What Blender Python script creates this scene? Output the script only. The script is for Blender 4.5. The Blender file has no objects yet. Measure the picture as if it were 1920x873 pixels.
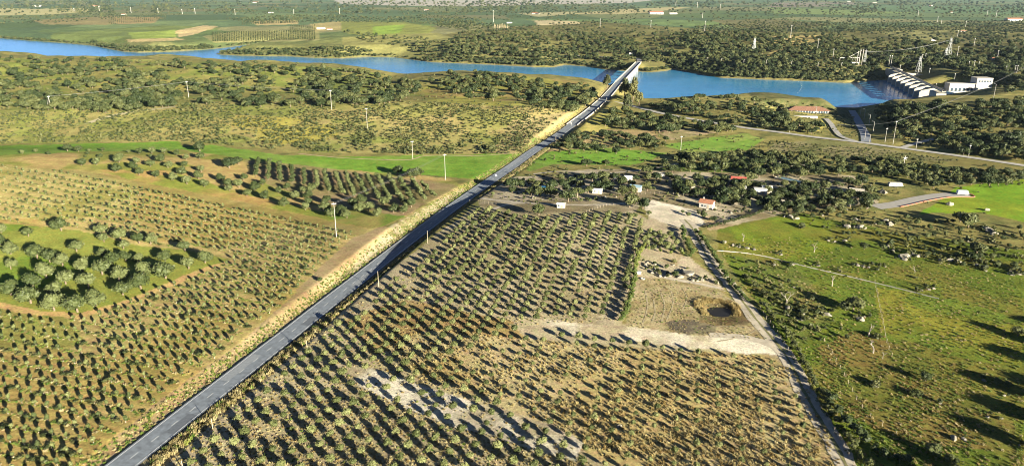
import bpy, math, random
import numpy as np
from mathutils import Vector, Matrix

sc = bpy.context.scene
col = sc.collection
rng = np.random.default_rng(7)
random.seed(7)

# ------------------------------------------------------------------ camera
IW, IH = 1920.0, 873.0
F, CX, CY, CAMH, YHOR = 1350.0, 960.0, 436.5, 105.0, -15.0
TH = math.atan((CY - YHOR) / F)
CT, ST = math.cos(TH), math.sin(TH)
cd = bpy.data.cameras.new("camera"); cam = bpy.data.objects.new("camera", cd); col.objects.link(cam)
cam.location = (0, 0, CAMH); cam.rotation_euler = (math.pi / 2 - TH, 0, 0)
cd.sensor_width = 36.0; cd.lens = F / IW * 36.0; cd.clip_start = 1.0; cd.clip_end = 60000.0
sc.camera = cam

# ------------------------------------------------------------------ sky, sun, exposure
SUN_EL = math.radians(12.0)
SHADOW_AZ = math.radians(-39.0)          # direction shadows fall, from +Y, negative = towards -X
sdir = Vector((math.sin(SHADOW_AZ) * math.cos(SUN_EL), math.cos(SHADOW_AZ) * math.cos(SUN_EL), -math.sin(SUN_EL)))
w = bpy.data.worlds.new("World"); sc.world = w; w.use_nodes = True
nt = w.node_tree; bg = nt.nodes["Background"]
sky = nt.nodes.new("ShaderNodeTexSky"); sky.sky_type = 'NISHITA'; sky.sun_disc = False
sky.sun_elevation = SUN_EL
sky.sun_rotation = math.atan2(-sdir.x, -sdir.y)
sky.air_density = 0.22; sky.dust_density = 0.05; sky.ozone_density = 1.2
nt.links.new(sky.outputs[0], bg.inputs[0]); bg.inputs[1].default_value = 0.05
ld = bpy.data.lights.new("sun", 'SUN'); ld.energy = 5.0; ld.angle = math.radians(0.5); ld.color = (1.0, 0.92, 0.73)
so = bpy.data.objects.new("sun", ld); col.objects.link(so)
so.rotation_euler = sdir.to_track_quat('-Z', 'Y').to_euler()
sc.view_settings.view_transform = 'Standard'; sc.view_settings.look = 'None'
sc.view_settings.gamma = 1.0; sc.view_settings.exposure = 2.05
sc.view_settings.use_curve_mapping = False
sc.cycles.use_denoising = True; sc.cycles.filter_width = 1.0
sc.cycles.max_bounces = 5; sc.cycles.diffuse_bounces = 1; sc.cycles.glossy_bounces = 2
sc.cycles.transmission_bounces = 2; sc.cycles.volume_bounces = 0; sc.cycles.transparent_max_bounces = 6
sc.cycles.caustics_reflective = False; sc.cycles.caustics_refractive = False

HAZE = 0.000014                         # scattering of the air per metre

# ------------------------------------------------------------------ pixel of the photograph <-> ray
def ray(px, py):
    dx = (np.asarray(px, float) - CX) / F; dv = (np.asarray(py, float) - CY) / F
    return dx, CT - dv * ST, -ST - dv * CT
def onz(px, py, z=0.0):
    x, y, zz = ray(px, py); t = (z - CAMH) / zz
    return x * t, y * t
def proj(X, Y, Z):
    Z = Z - CAMH
    d = Y * CT - Z * ST; v = -(Y * ST + Z * CT)
    d = np.maximum(d, 1e-3)
    return CX + F * X / d, CY + F * v / d

def sstep(a, b, x):
    t = np.clip((x - a) / (b - a), 0, 1); return t * t * (3 - 2 * t)

def hash2(i, j, s):
    h = (i.astype(np.int64) * 374761393 + j.astype(np.int64) * 668265263 + s * 2147483647 * 31) & 0x7fffffff
    h = ((h ^ (h >> 13)) * 1274126177) & 0x7fffffff
    return ((h ^ (h >> 16)) & 0xffff) / 65535.0
def vn(X, Y, scale, seed=0):
    x = np.asarray(X, float) / scale; y = np.asarray(Y, float) / scale
    i = np.floor(x); j = np.floor(y); fx = x - i; fy = y - j
    fx = fx * fx * (3 - 2 * fx); fy = fy * fy * (3 - 2 * fy)
    a = hash2(i, j, seed); b = hash2(i + 1, j, seed); c = hash2(i, j + 1, seed); d = hash2(i + 1, j + 1, seed)
    return (a * (1 - fx) + b * fx) * (1 - fy) + (c * (1 - fx) + d * fx) * fy
def fbm(X, Y, scale, seed=0, octv=4):
    s = 0; a = 0.5; t = 0
    for k in range(octv):
        s = s + a * vn(X, Y, scale / 2 ** k, seed + k * 17); t += a; a *= 0.55
    return s / t
def inpoly(px, py, poly):
    r = np.zeros(np.shape(px), bool); n = len(poly)
    for k in range(n):
        x1, y1 = poly[k]; x2, y2 = poly[(k + 1) % n]
        if y1 == y2: continue
        c = (y1 > py) != (y2 > py)
        r ^= c & (px < (x2 - x1) * (py - y1) / (y2 - y1) + x1)
    return r
def segdist(X, Y, pts, closed=False):
    """distance to polyline and interpolated third value"""
    best = np.full(np.shape(X), 1e9); val = np.zeros(np.shape(X))
    m = len(pts) if closed else len(pts) - 1
    for k in range(m):
        p = pts[k]; q = pts[(k + 1) % len(pts)]
        dx, dy = q[0] - p[0], q[1] - p[1]; L = dx * dx + dy * dy + 1e-9
        t = np.clip(((X - p[0]) * dx + (Y - p[1]) * dy) / L, 0, 1)
        d = np.hypot(X - p[0] - t * dx, Y - p[1] - t * dy)
        b = d < best; best = np.where(b, d, best)
        if len(p) > 2: val = np.where(b, p[2] + t * (q[2] - p[2]), val)
    return best, val
def smooth_line(pts, n):
    """Catmull-Rom through the points, n pieces per span"""
    P = np.array(pts, float); out = []
    for k in range(len(P) - 1):
        p0 = P[max(k - 1, 0)]; p1 = P[k]; p2 = P[k + 1]; p3 = P[min(k + 2, len(P) - 1)]
        for i in range(n):
            t = i / n
            out.append(0.5 * (2 * p1 + (p2 - p0) * t + (2 * p0 - 5 * p1 + 4 * p2 - p3) * t * t + (3 * p1 - p0 - 3 * p2 + p3) * t ** 3))
    out.append(P[-1]); return np.array(out)

# ------------------------------------------------------------------ lines of the land: lake, roads, tracks
LAKE_Z = -17.0
LAKE_PX = [(-260,62),(-100,68),(0,72),(60,77),(120,81),(175,86),(230,97),(260,99),(330,97),(390,93),(420,90),(450,86),(490,82),(548,78),(550,80.5),(500,85),(462,90),(430,96),(404,102),
           (450,105),(540,106),(590,109),(640,110),(690,107),(740,108),(770,112),(810,117),(860,119),(930,122),(1000,126),(1040,126),(1060,122),(1100,125),(1130,130),(1165,133),(1190,134),(1222,136),(1250,133),(1262,130),(1300,137),(1350,146),(1420,149),(1500,152),(1590,156),(1625,152),(1664,150),(1668,150),(1745,192),
           (1700,193),(1655,195),(1600,204),(1560,203),(1500,197),(1440,193),(1330,192),(1240,204),(1214,196),(1206,182),(1185,168),(1140,163),(1080,158),(1000,152),(900,146),(810,156),(760,150),(600,132),(400,124),(200,116),(0,112),(-260,106)]
LAKE = [tuple(float(c) for c in onz(x, y, LAKE_Z)) for x, y in LAKE_PX]
def zline(pts, n=6):
    w3 = [(*[float(c) for c in onz(x, y, z)], z) for x, y, z in pts]
    return smooth_line(w3, n)
ROAD = zline([(105,968,0),(226,873,0),(329,791.6,0),(395.5,739.4,0),(453.6,694.4,0),(505.2,653.5,0),(550.2,618.8,0),(590.4,586.5,0),(672,523,0.0),(749,463,0.0),(835,398.5,0),(900,352,0),(960,311.5,0),(1000,283,0),(1043,255.5,0.2),(1075,232,0.8),(1105,209.5,0.8),(1127,190.5,0),(1140,178,-2),(1160,154.5,-6)])
BR0 = tuple(float(c) for c in onz(1160, 154.5, -6)); BR1 = tuple(float(c) for c in onz(1197, 117, -6))
ROADFAR = zline([(1197,117,-6),(1199,113,-6),(1193,109.5,-5.5),(1170,107.5,-5),(1120,106,-4.5),(1060,104,-4),(1000,102,-4)])
SIDE = zline([(1128,190,-0.2),(1150,191,-0.5),(1180,197,-1),(1240,212,0),(1300,223.5,0),(1350,232,0),(1400,240,0),(1460,247.5,0),(1520,256,0),(1600,265,0),(1660,273,0),(1740,284,0),(1820,295,0),(1920,310,0),(2060,332,0)])
RAMP = zline([(1624,266,0),(1622,252,-2),(1614,236,-5),(1604,218,-10),(1597,207,-15)])
DRIVE = zline([(1604,264.5,0),(1578,256,-0.5),(1566,244,-1.5),(1558,232,-2.5),(1548,222,-3)])
BRANCH = zline([(1690,277,0),(1720,268,0),(1760,259,1),(1820,255,3),(1900,249,5)])
TRACK = zline([(1283,424,0),(1300,445,0),(1312,470,0),(1330,500,0),(1352,525,0),(1378,555,0),(1405,590,0),(1432,622,0),(1462,655,0),(1488,695,0),(1512,745,0),(1545,800,0),(1575,850,0),(1600,900,0)])
WALLPX = [(1345,470),(1420,478),(1520,502),(1640,530),(1760,560),(1920,602)]

def bump(X, Y, cx, cy, sx, sy, h, rot=0.0):
    c, s = math.cos(rot), math.sin(rot)
    u = (X - cx) * c + (Y - cy) * s; v = -(X - cx) * s + (Y - cy) * c
    return h * np.exp(-0.5 * ((u / sx) ** 2 + (v / sy) ** 2))
def hbase(X, Y):
    z = 9.0 * sstep(70, 330, -X) * sstep(120, 400, Y) * (1 - sstep(430, 520, Y))
    z = z + 4.0 * sstep(520, 430, Y) * sstep(-560, -300, X) * 0
    z = z + 11 * np.exp(-0.5 * ((Y - 640) / 62) ** 2) * sstep(-620, -330, X) * (1 - sstep(0, 90, X))
    z = z + 7 * np.exp(-0.5 * ((Y - 660) / 90) ** 2) * (1 - sstep(-560, -300, X))
    z = z + np.interp(X / 1010, [-.8, -.55, -.38, -.26, -.2, -.15], [17, 15, 12.5, 9, 5, 0]) * np.exp(-0.5 * ((Y - 1000) / 105) ** 2) * (0.92 + 0.16 * vn(X, Y * 0 + 3, 120, 5))
    z = z + bump(X, Y, -62, 880, 60, 70, 11) + bump(X, Y, 28, 850, 55, 60, 6)
    z = z + bump(X, Y, 205, 735, 60, 40, 6)
    z = z + bump(X, Y, 440, 650, 90, 45, 8.5)
    z = z + bump(X, Y, 570, 450, 92, 75, 52)  # unseen hill right of the view, added to shade the hillside by the dam
    z = z + bump(X, Y, 570, 1420, 150, 115, 20) + bump(X, Y, 330, 1560, 120, 140, 18)
    z = z + bump(X, Y, 900, 1250, 170, 160, 20) + bump(X, Y, -330, 1780, 190, 150, 16) + bump(X, Y, 10, 1600, 160, 130, 9)
    # the orchard stands above the road where the road runs in a cutting
    z = z + bump(X, Y, 22, 305, 58, 62, 5.2, -0.27) + bump(X, Y, -72, 300, 26, 60, 1.5, -0.27)
    far = sstep(1200, 2200, Y)
    z = z + far * 14 * (fbm(X, Y, 700, 3) - 0.5) - 4 * far
    z = z + (1 - far) * ((fbm(X, Y, 90, 11) - 0.5) * (0.8 + 7.5 * sstep(500, 620, Y)))
    z = z + 24 * (fbm(X, Y, 190, 21) - 0.5) * sstep(900, 1300, Y) * (1 - sstep(2500, 3500, Y))
    return z

# terrain samples: columns of equal bearing, rows of growing distance (finer near by)
AS = np.concatenate([np.linspace(-1.5, -0.9, 60, endpoint=False), np.linspace(-0.9, 0.9, 600), np.linspace(0.9, 1.5, 60)[1:]])
ys = [84.0]
while ys[-1] < 26000:
    y = ys[-1]; ys.append(y * (1 + (0.0042 if y < 1100 else 0.0042 + min(0.02, (y - 1100) / 9000 * 0.02))))
YS = np.array(ys)
A2, Y2 = np.meshgrid(AS, YS)            # rows = distance
X2 = A2 * Y2
Z2 = hbase(X2, Y2)
# lake basin
sub = (Y2 > 500) & (Y2 < 3200)
d = np.full(X2.shape, 1e9); d[sub] = segdist(X2[sub], Y2[sub], LAKE, True)[0]
ins = np.zeros(X2.shape, bool); ins[sub] = inpoly(X2[sub], Y2[sub], LAKE)
sd = np.where(ins, -d, d)
shore = LAKE_Z + (Z2 - LAKE_Z) * (0.10 * sstep(0, 6, sd) + 0.9 * sstep(0, 75, sd)) + 0.3
Z2 = np.where(ins, LAKE_Z - 0.2 - 3.5 * sstep(0, 12, -sd), np.where(sd < 75, shore, Z2))
# stilling basin below the dam
DAM0 = onz(1668, 150, LAKE_Z); DAM1 = onz(1745, 192, LAKE_Z)
DU = np.array([DAM1[0] - DAM0[0], DAM1[1] - DAM0[1]]); DLEN = float(np.hypot(*DU)); DU = DU / DLEN; DN = np.array([-DU[1], DU[0]])
if DN[0] < 0: DN = -DN
# roads lie level across their width; the land meets them
def corridor(Z, line, w0, w1, off=0.0):
    lo = line[:, 1].min() - w1 - 5; hi = line[:, 1].max() + w1 + 5
    m = (Y2 > lo) & (Y2 < hi) & (X2 > line[:, 0].min() - w1 - 5) & (X2 < line[:, 0].max() + w1 + 5)
    dd, zz = segdist(X2[m], Y2[m], [tuple(p) for p in line])
    k = 1 - sstep(w0, w1, dd)
    Z[m] = Z[m] * (1 - k) + (zz + off) * k
    return Z
def tie_line(line, lift=0.05):
    """take the height of the finished terrain for a track"""
    line[:, 2] = hz(line[:, 0], line[:, 1]) + lift
    return line
Z2 = corridor(Z2, ROADFAR, 7, 16, -0.35)
Z2 = corridor(Z2, SIDE, 5, 14, -0.3)
Z2 = corridor(Z2, BRANCH, 4, 10, -0.3)
Z2 = corridor(Z2, DRIVE, 5, 35, -0.3)
Z2 = corridor(Z2, RAMP, 5, 35, -0.3)
Z2 = corridor(Z2, ROAD, 6.0, 11.5, -0.45)
def pad(Z, cx, cy, r0, r1, z, sx=1.0):
    d_ = np.hypot((X2 - cx) / sx, Y2 - cy); k = 1 - sstep(r0, r1, d_); return Z * (1 - k) + z * k
# ground of the power station below the dam, and of the lakeside building
PH = onz(1812, 173, -13); LB = onz(1512, 211, -6)
_b = np.array(DAM0) * .45 + np.array(DAM1) * .55 + DN * 48
down = ((X2 - DAM0[0]) * DN[0] + (Y2 - DAM0[1]) * DN[1])
Z2 = np.where((down > 2) & (Y2 > 700) & (Y2 < 1300) & (X2 < 900), np.minimum(Z2, Z2), Z2)
Z2 = pad(Z2, float(_b[0]), float(_b[1]), 38, 75, -26)
Z2 = pad(Z2, PH[0] + 5, PH[1] + 4, 30, 55, -13.2)
Z2 = pad(Z2, LB[0], LB[1], 16, 34, -6.2, 1.5)
PONDC = onz(1348, 590, 0)
Z2 = Z2 - 1.1 * np.exp(-0.5 * (((X2 - PONDC[0]) / 5.0) ** 2 + ((Y2 - PONDC[1]) / 6.5) ** 2) ** 1.5)
LY = np.log(YS)
def gridpos(X, Y):
    a = np.asarray(X, float) / np.asarray(Y, float)
    ia = np.interp(a, AS, np.arange(len(AS))); iy = np.interp(np.asarray(Y, float), YS, np.arange(len(YS)))
    return ia, iy
def sample(grid, X, Y):
    ia, iy = gridpos(X, Y)
    i0 = np.clip(np.floor(ia).astype(int), 0, len(AS) - 2); j0 = np.clip(np.floor(iy).astype(int), 0, len(YS) - 2)
    fa = ia - i0; fy = iy - j0
    return (grid[j0, i0] * (1 - fa) + grid[j0, i0 + 1] * fa) * (1 - fy) + (grid[j0 + 1, i0] * (1 - fa) + grid[j0 + 1, i0 + 1] * fa) * fy
def hz(X, Y): return sample(Z2, X, Y)
def G(px, py):
    """first point of the terrain along the line of sight; arrays in, (X, Y, Z) out"""
    px = np.atleast_1d(np.asarray(px, float)); py = np.atleast_1d(np.asarray(py, float))
    dx, dy, dz = ray(px, py); a = dx / dy; m = dz / dy
    ia = np.interp(a, AS, np.arange(len(AS))); i0 = np.clip(np.floor(ia).astype(int), 0, len(AS) - 2); fa = ia - i0
    X = np.empty(len(px)); Y = np.empty(len(px)); Z = np.empty(len(px))
    for k in range(0, len(px), 4000):
        s = slice(k, k + 4000)
        C = Z2[:, i0[s]] * (1 - fa[s]) + Z2[:, i0[s] + 1] * fa[s]
        D = C - (CAMH + m[s] * YS[:, None])
        hit = D >= 0; j = np.argmax(hit, 0); j = np.where(hit.any(0), np.maximum(j, 1), len(YS) - 1)
        q = np.arange(C.shape[1]); d1 = D[j, q]; d0 = D[j - 1, q]
        t = np.clip(-d0 / (d1 - d0 + 1e-9), 0, 1)
        Y[s] = YS[j - 1] + t * (YS[j] - YS[j - 1]); X[s] = a[s] * Y[s]; Z[s] = C[j - 1, q] + t * (C[j, q] - C[j - 1, q])
    return X, Y, Z
def G1(px, py):
    X, Y, Z = G([px], [py]); return Vector((X[0], Y[0], Z[0]))
# ------------------------------------------------------------------ materials
MATS = {}
def new_mat(name):
    m = bpy.data.materials.new(name); m.use_nodes = True; n = m.node_tree
    return m, n, n.nodes["Principled BSDF"]
def N(n, t, **kw):
    x = n.nodes.new(t)
    for k, v in kw.items(): setattr(x, k, v)
    return x
def mat(name, rgb, rough=0.8, var=0.0, scale=1.0, bump=0.0, metal=0.0, spec=0.3, objvar=0.0):
    if name in MATS: return MATS[name]
    m, n, b = new_mat(name)
    b.inputs["Roughness"].default_value = rough; b.inputs["Metallic"].default_value = metal
    b.inputs["Specular IOR Level"].default_value = spec
    b.inputs["Base Color"].default_value = (*rgb, 1)
    if var > 0 or bump > 0:
        tc = N(n, "ShaderNodeTexCoord"); no = N(n, "ShaderNodeTexNoise"); no.inputs["Scale"].default_value = scale
        no.inputs["Detail"].default_value = 5; no.inputs["Roughness"].default_value = 0.65
        n.links.new(tc.outputs["Object"], no.inputs["Vector"])
        if var > 0:
            mr = N(n, "ShaderNodeMapRange"); mr.inputs[1].default_value = 0.3; mr.inputs[2].default_value = 0.7
            mr.inputs[3].default_value = 1 - var; mr.inputs[4].default_value = 1 + var
            n.links.new(no.outputs["Fac"], mr.inputs[0])
            mx = N(n, "ShaderNodeVectorMath", operation='SCALE'); mx.inputs[0].default_value = rgb
            n.links.new(mr.outputs[0], mx.inputs["Scale"])
            out = mx.outputs[0]
            if objvar > 0:
                oi = N(n, "ShaderNodeObjectInfo"); m2 = N(n, "ShaderNodeMapRange"); m2.inputs[3].default_value = 1 - objvar; m2.inputs[4].default_value = 1 + objvar
                n.links.new(oi.outputs["Random"], m2.inputs[0])
                mx2 = N(n, "ShaderNodeVectorMath", operation='SCALE'); n.links.new(out, mx2.inputs[0]); n.links.new(m2.outputs[0], mx2.inputs["Scale"]); out = mx2.outputs[0]
            n.links.new(out, b.inputs["Base Color"])
        if bump > 0:
            bp = N(n, "ShaderNodeBump"); bp.inputs["Strength"].default_value = bump; bp.inputs["Distance"].default_value = 0.2
            n.links.new(no.outputs["Fac"], bp.inputs["Height"]); n.links.new(bp.outputs[0], b.inputs["Normal"])
    MATS[name] = m; return m
def leaf_mat(name, c1, c2, c3, trans=0.18, objvar=0.3):
    """foliage: three tones mixed by noise and by plant"""
    m, n, b = new_mat(name)
    tc = N(n, "ShaderNodeTexCoord"); no = N(n, "ShaderNodeTexNoise"); no.inputs["Scale"].default_value = 1.3; no.inputs["Detail"].default_value = 4
    n.links.new(tc.outputs["Object"], no.inputs["Vector"])
    oi = N(n, "ShaderNodeObjectInfo")
    ad = N(n, "ShaderNodeMath", operation='MULTIPLY_ADD'); ad.inputs[1].default_value = 0.62; ad.inputs[2].default_value = -0.31
    n.links.new(oi.outputs["Random"], ad.inputs[0])
    a2 = N(n, "ShaderNodeMath", operation='ADD'); n.links.new(no.outputs["Fac"], a2.inputs[0]); n.links.new(ad.outputs[0], a2.inputs[1])
    cr = N(n, "ShaderNodeValToRGB"); e = cr.color_ramp.elements
    e[0].position = 0.3; e[0].color = (*c1, 1); e[1].position = 0.7; e[1].color = (*c3, 1)
    q = e.new(0.5); q.color = (*c2, 1)
    n.links.new(a2.outputs[0], cr.inputs[0]); n.links.new(cr.outputs[0], b.inputs["Base Color"])
    b.inputs["Roughness"].default_value = 0.55; b.inputs["Specular IOR Level"].default_value = 0.25
    if trans > 0:
        tr = N(n, "ShaderNodeBsdfTranslucent"); n.links.new(cr.outputs[0], tr.inputs[0])
        mx = N(n, "ShaderNodeMixShader"); mx.inputs[0].default_value = trans
        n.links.new(b.outputs[0], mx.inputs[1]); n.links.new(tr.outputs[0], mx.inputs[2])
        n.links.new(mx.outputs[0], n.nodes["Material Output"].inputs[0])
    MATS[name] = m; return m

# ------------------------------------------------------------------ object helpers
def link(name, verts, faces, m, parent=None, smooth=False, loc=None):
    me = bpy.data.meshes.new(name); me.from_pydata([tuple(v) for v in verts], [], [tuple(f) for f in faces])
    if m is not None: me.materials.append(m)
    if smooth: me.polygons.foreach_set("use_smooth", [True] * len(me.polygons))
    o = bpy.data.objects.new(name, me); col.objects.link(o)
    if parent is not None: o.parent = parent
    if loc is not None: o.location = loc
    return o
def tag(o, label=None, cat=None, group=None, kind=None):
    if label: o["label"] = label
    if cat: o["category"] = cat
    if group: o["group"] = group
    if kind: o["kind"] = kind
    return o
def empty(name, loc, rz=0.0, s=1.0):
    o = bpy.data.objects.new(name, None); col.objects.link(o); o.empty_display_size = 0.5
    o.location = loc; o.rotation_euler = (0, 0, rz); o.scale = (s, s, s); return o
class MB:
    """collects simple solids into one mesh"""
    def __init__(s): s.v = []; s.f = []
    def box(s, x0, x1, y0, y1, z0, z1):
        b = len(s.v); s.v += [(x0,y0,z0),(x1,y0,z0),(x1,y1,z0),(x0,y1,z0),(x0,y0,z1),(x1,y0,z1),(x1,y1,z1),(x0,y1,z1)]
        s.f += [tuple(b + i for i in q) for q in ((0,3,2,1),(4,5,6,7),(0,1,5,4),(1,2,6,5),(2,3,7,6),(3,0,4,7))]; return s
    def prism(s, poly, z0, z1):
        b = len(s.v); n = len(poly); s.v += [(x, y, z0) for x, y in poly] + [(x, y, z1) for x, y in poly]
        s.f += [tuple(b + i for i in range(n))[::-1], tuple(b + n + i for i in range(n))]
        s.f += [(b + i, b + (i + 1) % n, b + n + (i + 1) % n, b + n + i) for i in range(n)]; return s
    def extr(s, prof, x0, x1):
        """profile in (y, z) pulled along x"""
        b = len(s.v); n = len(prof); s.v += [(x0, y, z) for y, z in prof] + [(x1, y, z) for y, z in prof]
        s.f += [tuple(b + i for i in range(n))[::-1], tuple(b + n + i for i in range(n))]
        s.f += [(b + i, b + (i + 1) % n, b + n + (i + 1) % n, b + n + i) for i in range(n)]; return s
    def tube(s, p, q, r0, r1=None, n=6, cap=True):
        r1 = r0 if r1 is None else r1
        p = Vector(p); q = Vector(q); d = (q - p).normalized()
        u = d.orthogonal().normalized(); v = d.cross(u); b = len(s.v)
        for c, r in ((p, r0), (q, r1)):
            for i in range(n):
                a = 2 * math.pi * i / n; s.v.append(tuple(c + u * (r * math.cos(a)) + v * (r * math.sin(a))))
        s.f += [(b + i, b + (i + 1) % n, b + n + (i + 1) % n, b + n + i) for i in range(n)]
        if cap: s.f += [tuple(b + i for i in range(n))[::-1], tuple(b + n + i for i in range(n))]
        return s
    def build(s, name, m, parent=None, smooth=False, loc=None): return link(name, s.v, s.f, m, parent, smooth, loc)
def ribbon(name, line, w, m, lift=0.0, side=0.0, parent=None, wob=0.0, drape=False):
    """flat strip of width w along a line of (x, y, z)"""
    L = np.asarray(line, float); t = np.gradient(L[:, :2], axis=0); t /= np.linalg.norm(t, axis=1)[:, None] + 1e-9
    n = np.stack([t[:, 1], -t[:, 0]], 1)
    ws = np.full(len(L), w) if np.isscalar(w) else np.asarray(w)
    cols = 5 if drape else 2; vs = []; 
    for k in range(len(L)):
        for c in range(cols):
            f = c / (cols - 1) - 0.5
            e = wob * (vn(L[k, 0] * 1.0, L[k, 1] + 50 * c, 3.0, 9) - 0.5) * 2 if wob and c in (0, cols - 1) else 0
            p = L[k, :2] + n[k] * (side + ws[k] * f + e)
            z = (float(hz(p[0], p[1])) if drape else L[k, 2]) + lift
            vs.append((p[0], p[1], z))
    fs = [(k * cols + c, k * cols + c + 1, (k + 1) * cols + c + 1, (k + 1) * cols + c) for k in range(len(L) - 1) for c in range(cols - 1)]
    fs = [f[::-1] for f in fs]
    return link(name, vs, fs, m, parent)
def resample(line, step):
    L = np.asarray(line, float); s = np.concatenate([[0], np.cumsum(np.linalg.norm(np.diff(L[:, :2], axis=0), axis=1))])
    n = max(2, int(s[-1] / step) + 1); q = np.linspace(0, s[-1], n)
    return np.stack([np.interp(q, s, L[:, k]) for k in range(L.shape[1])], 1)
# ------------------------------------------------------------------ land cover on the terrain
PX2, PY2 = proj(X2, Y2, Z2)
wob = 7.0 * (fbm(X2, Y2, 14, 41, 3) - 0.5) * np.clip(200 / Y2, 0.2, 1.2) * 2
wob2 = 7.0 * (fbm(X2, Y2, 14, 77, 3) - 0.5) * np.clip(150 / Y2, 0.1, 1.0) * 2
QX, QY = PX2 + wob, PY2 + wob2
C2 = np.empty(X2.shape + (3,))
n1 = fbm(X2, Y2, 60, 51, 4)[..., None]; n2 = fbm(X2, Y2, 9, 61, 3)[..., None]; n3 = fbm(X2, Y2, 320, 71, 3)[..., None]
def c3(*c): return np.array(c)
# hills round the lake: dry grass and low scrub
C2[:] = c3(.25,.22,.075) * (0.75 + 0.5 * n1) * (1 - sstep(.5,.72,n2)) + c3(.15,.155,.05) * sstep(.5,.72,n2)
fargr = sstep(1250, 1900, Y2)[..., None]
# far plain: a patchwork of fields
th = 0.5; fx = (X2 * math.cos(th) + Y2 * math.sin(th)) / 420; fy = (-X2 * math.sin(th) + Y2 * math.cos(th)) / 700
ci = np.floor(fx + 0.4 * np.sin(fy * 2.1)); cj = np.floor(fy + 0.35 * np.sin(fx * 1.7))
hq = hash2(ci, cj, 5); hq2 = hash2(ci, cj, 9)
PAL = np.array([(.09,.145,.06),(.13,.19,.07),(.08,.13,.06),(.17,.19,.08),(.11,.17,.08),(.22,.21,.10),(.09,.14,.07),(.14,.19,.08)])
quilt = PAL[np.minimum((hq * 8).astype(int), 7)] * (0.8 + 0.4 * hq2[..., None])
quilt = quilt * 0.8 + 0.2 * c3(.15,.18,.08)
C2 = C2 * (1 - fargr) + quilt * fargr
# below the far wood the ground is grass and litter
wood = inpoly(PX2, PY2, [(860,60),(1100,40),(1320,55),(1500,60),(1920,45),(2100,45),(2100,160),(1640,150),(1400,145),(1250,125),(1060,120),(900,118),(800,110),(760,80)])[..., None]
C2 = np.where(wood & (Y2 > 1000)[..., None], c3(.16,.15,.055) * (0.7 + 0.6 * n1), C2)
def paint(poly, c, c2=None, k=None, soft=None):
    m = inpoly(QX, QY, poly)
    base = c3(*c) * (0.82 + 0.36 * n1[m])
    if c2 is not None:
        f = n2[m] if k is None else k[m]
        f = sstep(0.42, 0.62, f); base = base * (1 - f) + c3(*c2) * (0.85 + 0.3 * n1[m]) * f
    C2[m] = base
n5 = fbm(X2, Y2, 26, 81, 4)[..., None]; n6 = fbm(X2, Y2, 4.0, 91, 3)[..., None]
# far pale fields and pastures
for P, c in (([(620,-2),(1250,-2),(1180,6),(1010,9),(900,12),(740,11),(640,8)], (.44,.40,.33)), ([(-40,14),(60,17),(165,15),(170,22),(90,28),(-40,30)], (.46,.42,.20)),
             ([(1150,19),(1250,14),(1300,14),(1215,24),(1160,27),(1060,27)], (.44,.38,.19)), ([(970,25),(1085,22),(1060,28),(1010,32)], (.42,.38,.2)),
             ([(1440,14),(1500,16),(1720,24),(1600,28),(1450,26)], (.20,.26,.09)), ([(1450,5),(1600,5),(1610,12),(1440,14)], (.24,.20,.15)),
             ([(1000,38),(1080,40),(1090,45),(1010,48)], (.5,.42,.24)), ([(1520,8),(1920,14),(1920,28),(1700,22)], (.13,.20,.09)),
             ([(100,62),(310,48),(420,52),(330,68),(230,82),(90,80)], (.16,.2,.065)), ([(240,62),(330,56),(330,70),(250,74)], (.24,.30,.07)),
             ([(330,58),(380,48),(410,50),(360,66),(335,70)], (.5,.39,.2)), ([(235,74),(330,71),(350,75),(240,80)], (.48,.38,.18)),
             ([(380,68),(450,58),(600,58),(600,76),(470,80),(400,80)], (.3,.29,.12)), ([(470,40),(560,38),(560,46),(480,48)], (.42,.34,.16)),
             ([(580,45),(640,40),(640,56),(590,60)], (.38,.32,.14)), ([(60,38),(210,30),(310,34),(200,47),(80,46)], (.26,.22,.1)), ([(210,32),(300,32),(290,44),(220,46)], (.34,.26,.12)),
             ([(640,40),(760,42),(820,52),(800,66),(700,72),(640,60)], (.24,.26,.07)), ([(700,50),(760,46),(750,62),(700,66)], (.24,.34,.06)),
             ([(640,70),(820,62),(880,80),(820,104),(760,108),(640,108)], (.25,.24,.085)), ([(1330,38),(1450,36),(1560,45),(1500,60),(1380,52)], (.17,.16,.07)),
             ([(1660,52),(1740,50),(1900,62),(1740,75),(1660,70)], (.24,.23,.09)), ([(1450,68),(1540,66),(1560,90),(1500,110),(1440,105)], (.42,.33,.13)), ([(1600,96),(1680,84),(1740,90),(1660,105)], (.26,.22,.09))):
    paint(P, c)
# wooded ridges before the lake, scrub hill
paint([(-100,108),(200,112),(560,118),(800,150),(800,180),(560,190),(330,190),(220,205),(-100,200)], (.25,.225,.07), (.19,.22,.05), n5)
paint([(-100,205),(220,190),(560,195),(740,190),(1085,205),(1000,255),(985,290),(800,292),(560,285),(330,265),(-100,272)], (.32,.28,.10), (.23,.25,.065), n5)
paint([(560,194),(740,192),(1085,204),(1050,240),(990,262),(900,255),(780,240),(640,225)], (.38,.31,.12), (.28,.27,.08), n5)
paint([(440,215),(620,225),(640,262),(520,270),(430,250)], (.34,.30,.07), (.3,.25,.1), n5)
paint([(790,165),(900,135),(1100,155),(1100,190),(930,200),(800,190)], (.26,.25,.06), (.26,.2,.07), n5)
paint([(960,225),(1085,205),(1010,260),(975,300),(900,300),(940,262)], (.38,.31,.14))
paint([(-100,276),(150,269),(335,265),(345,277),(395,272),(520,289),(640,295),(800,291),(960,288),(982,290),(950,312),(905,335),(845,332),(700,322),(560,310),(440,294),(340,281),(150,285),(-100,296)], (.16,.285,.035), (.20,.30,.05), n5)
paint([(1000,258),(1012,258),(985,288),(976,288)], (.17,.25,.06))
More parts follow.
